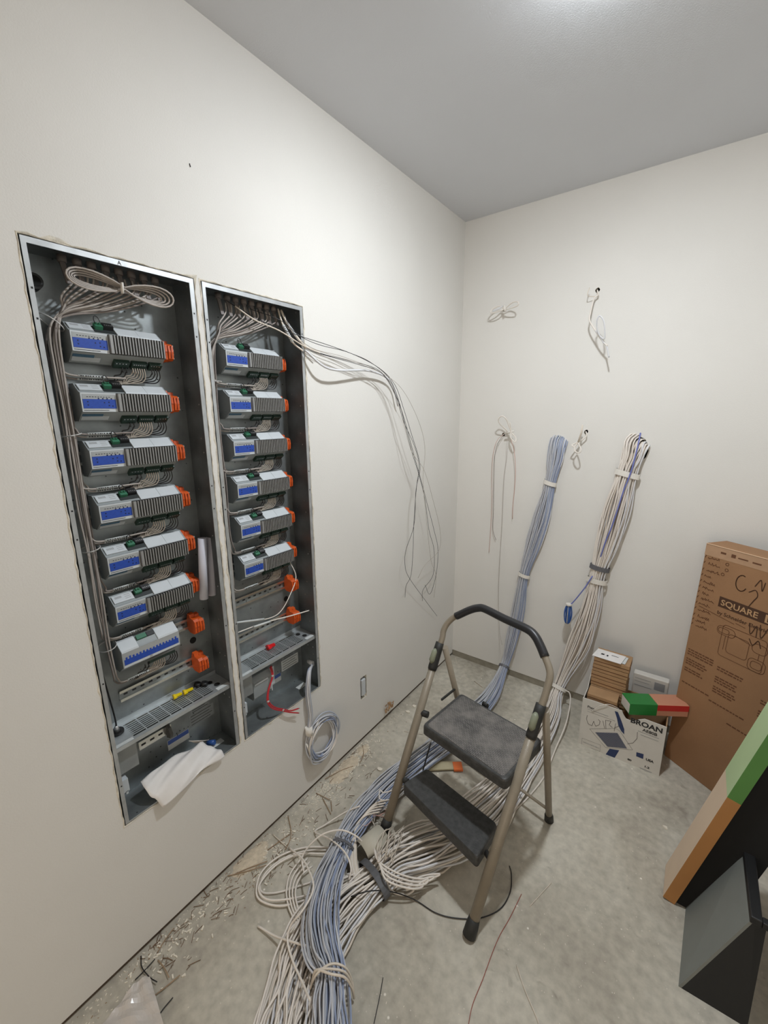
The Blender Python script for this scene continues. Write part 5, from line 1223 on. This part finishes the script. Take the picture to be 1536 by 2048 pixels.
cable('wire_scrap', [fl(808, 1462, .003), fl(825, 1466, .003), fl(845, 1468, .003)], .0012, M['white_cable2'], 'short straight white wire scrap on the floor left of the ladder platform', 'wire')
cable('wire_scrap', [fl(948, 1362, .003), fl(965, 1375, .003)], .0010, M['scrap_brown'], 'short dark nail-like scrap on the floor near the back wall', 'scrap')
cable('wire_scrap', [fl(911, 1315, .003), fl(914, 1330, .003)], .0012, M['plaster'], 'tiny pale scrap on the floor in the room corner', 'scrap')
for L_, m, l in (([(645, 1596), (662, 1628)], 'scrap_brown', 'straight brown stick, lower of two crossing by the left wall'), ([(632, 1586), (660, 1600)], 'scrap_brown', 'straight brown stick, upper of two crossing by the left wall'), ([(662, 1602), (664, 1622)], 'scrap_brown', 'small brown splinter right of the two crossing sticks'),
                 ([(576, 1632), (582, 1660), (580, 1680), (570, 1700)], 'scrap_brown', 'curved brown wire scrap standing off the left wall base'), ([(545, 1668), (575, 1695)], 'white_cable2', 'straight pale wire scrap pointing toward the round cable coil'), ([(535, 1700), (580, 1668)], 'scrap_brown', 'thin brown stick below the curved wire scrap'),
                 ([(470, 1748), (500, 1735), (535, 1722)], 'scrap_brown', 'long splintered stick at the left of the round coil'), ([(455, 1752), (495, 1742), (540, 1728)], 'scrap_brown', 'long splintered stick below its twin left of the round coil'),
                 ([(315, 1905), (330, 1880), (348, 1856)], 'scrap_brown', 'thin brown strip close to the left wall near the photo bottom'), ([(282, 1912), (284, 1935), (300, 1955), (314, 1964)], 'wblack', 'black bent wire near the left wall at the bottom of the photo'),
                 ([(316, 1920), (328, 1935), (338, 1955)], 'scrap_brown', 'short brown arc right of the black bent wire'), ([(300, 1998), (330, 1975), (360, 1950)], 'scrap_brown', 'dark strip lying over the plastic sheet'), ([(310, 2045), (325, 2020), (346, 1995)], 'wblack', 'black wire right of the plastic sheet'),
                 ([(706, 1532), (680, 1542), (650, 1558)], 'scrap_brown', 'long brown splinter on the dust heap by the left wall'), ([(725, 1490), (727, 1510), (720, 1525)], 'scrap_brown', 'bent brown wire above the dust heap by the left wall'), ([(270, 1960), (290, 1940), (310, 1918)], 'wblack', 'thin black strip beside the black bent wire')):
    o = cable('floor_scrap', [fl(px, py, .004 + .002 * i) for i, (px, py) in enumerate(L_)], .0016, M[m], l + ', on the floor', 'scrap', n=5)
# fine dust and crumbs: uncountable
def crumbs(name, spots, n, s0, s1, m, label):
    mb = MB()
    for k in range(n):
        (px0, py0), (px1, py1), sp = random.choice(spots); t = random.random()
        p = fl(px0 + (px1 - px0) * t, py0 + (py1 - py0) * t, 0) + Vector((abs(random.gauss(0, sp)), random.gauss(0, sp * .4), 0))
        p.x = max(p.x, .006); s_ = random.uniform(s0, s1); a = random.random() * 3; u = Vector((math.cos(a), math.sin(a), 0)) * s_ * random.uniform(1, 2.2); v = Vector((-math.sin(a), math.cos(a), 0)) * s_ * .6
        mb.obox(p - u / 2 - v / 2, u, v, (0, 0, s_ * random.uniform(.2, .6)))
    return tag(mb.build(name, m), label, 'debris', kind='stuff')
edge = [((800, 1412), (150, 2035), .035)]
crumbs('plaster_crumbs', edge + [((725, 1480), (620, 1600), .03)] * 2, 900, .0015, .0045, M['plaster'], 'fine plaster crumbs scattered along the foot of the left wall')
crumbs('brown_crumbs', edge + [((600, 1640), (450, 1770), .05)], 260, .0012, .0034, M['scrap_brown'], 'brown dust and splinters along the foot of the left wall')
mb = MB(); random.seed(5)
for k in range(150):
    px, py = random.choice([(700 + jit(45), 1535 + jit(35)), (640 + jit(60), 1610 + jit(40)), (520 + jit(60), 1725 + jit(40)), (330 + jit(60), 1900 + jit(45)), (430 + jit(60), 1800 + jit(40))])
    p = fl(px, py, .002); p.x = max(p.x, .012)
    if p.x > .28: continue
    a = math.pi / 2 + random.gauss(0, .6); L_ = random.uniform(.008, .035); d = Vector((math.cos(a), math.sin(a), jit(.12))) * L_; mb.tube([p, p + d * .5 + Vector((jit(.002), jit(.002), .001)), p + d], random.uniform(.0006, .0012), 4)
tag(mb.build('wood_splinters', mat('splinter_wood', rgb(122, 98, 76), .8, 0, .2, 60)), 'thin brown wood splinters strewn along the foot of the left wall', 'debris', kind='stuff')
crumbs('paper_flakes', [((745, 1470), (640, 1590), .04), ((620, 1620), (480, 1740), .05), ((450, 1780), (260, 1930), .05)], 260, .003, .008, M['plaster'], 'torn pale paper flakes and gypsum bits along the left wall')
crumbs('floor_crumbs', [((700, 1600), (1300, 1700), .25), ((900, 1900), (1300, 1800), .3), ((950, 1350), (1120, 1400), .1), ((400, 1950), (900, 1950), .2)], 260, .0008, .0024, M['plaster'], 'tiny pale specks scattered over the open concrete floor')
for (px, py, r_, h_) in ((700, 1528, .05, .008), (680, 1550, .05, .007), (500, 1720, .06, .007), (725, 1500, .035, .006)):
    c = fl(px, py, 0); V = [c + Vector((0, 0, h_))]; F = []; n = 18
    for j, (rr, hh) in enumerate(((.35, .8), (.7, .35), (1, -.05))):
        for k in range(n): a = 2 * math.pi * k / n; q = c + Vector((r_ * rr * (1 + jit(.2)) * math.cos(a) * .7, r_ * rr * (1 + jit(.2)) * math.sin(a) * 1.3, h_ * hh)); q.x = max(q.x, .004); V.append(q)
    for k in range(n): F.append((0, 1 + k, 1 + (k + 1) % n))
    for j in range(2):
        for k in range(n): F.append((1 + j * n + k, 1 + (j + 1) * n + k, 1 + (j + 1) * n + (k + 1) % n, 1 + j * n + (k + 1) % n))
    tag(MB().add(V, F).build('dust_heap', M['dust']), 'low heap of drywall dust at the foot of the left wall, around pixel row %d' % py if 0 else {1528: 'low drywall dust heap below the hanging cable coil, the largest', 1550: 'low drywall dust heap just nearer than the largest one', 1720: 'low drywall dust heap left of the round white coil', 1500: 'small drywall dust heap farthest along the left wall'}[py], 'dust heap', 'dust heaps along the left wall', 'stuff')
# torn plaster at the wall base
mb = MB(); c = at('x', .004, 775, 1415)
for k in range(26):
    p = c + Vector((random.random() * .012, jit(.035), random.uniform(-.02, .035))); s_ = random.uniform(.004, .012); p.z = max(.002, p.z)
    mb.obox(p, (s_ * .4, jit(.003), jit(.003)), (jit(.003), s_, jit(.004)), (jit(.002), jit(.003), s_))
tag(mb.build('torn_paper', M['cardboard2']), 'clump of torn brown drywall paper at the foot of the left wall', 'debris', kind='stuff')
# plastic sheet at lower left
V = []; F = []; nu, nv = 14, 12; q4 = [fl(268, 1962, .004), fl(300, 1950, .004), fl(322, 2060, .004), fl(215, 2060, .004)]
q4 = [fl(262, 1978, .004), fl(298, 1948, .004), fl(330, 2060, .004), fl(190, 2075, .004)]
for i in range(nu):
    for j in range(nv):
        a, b = i / (nu - 1), j / (nv - 1); p = (q4[0] * (1 - a) + q4[1] * a) * (1 - b) + (q4[3] * (1 - a) + q4[2] * a) * b
        V.append(p + Vector((0, 0, .006 + .006 * math.sin(a * 9 + b * 5) * math.cos(b * 11 - a * 3))))
for i in range(nu - 1):
    for j in range(nv - 1): F.append((i * nv + j, (i + 1) * nv + j, (i + 1) * nv + j + 1, i * nv + j + 1))
o = MB().add(V, F).build('plastic_sheet', mat('milky_plastic', rgb(196, 188, 180), .25, 0, .05, 30)); o.modifiers.new('t', 'SOLIDIFY').thickness = .0004
tag(o, 'crumpled milky plastic sheet on the floor at the lower left', 'plastic sheet')
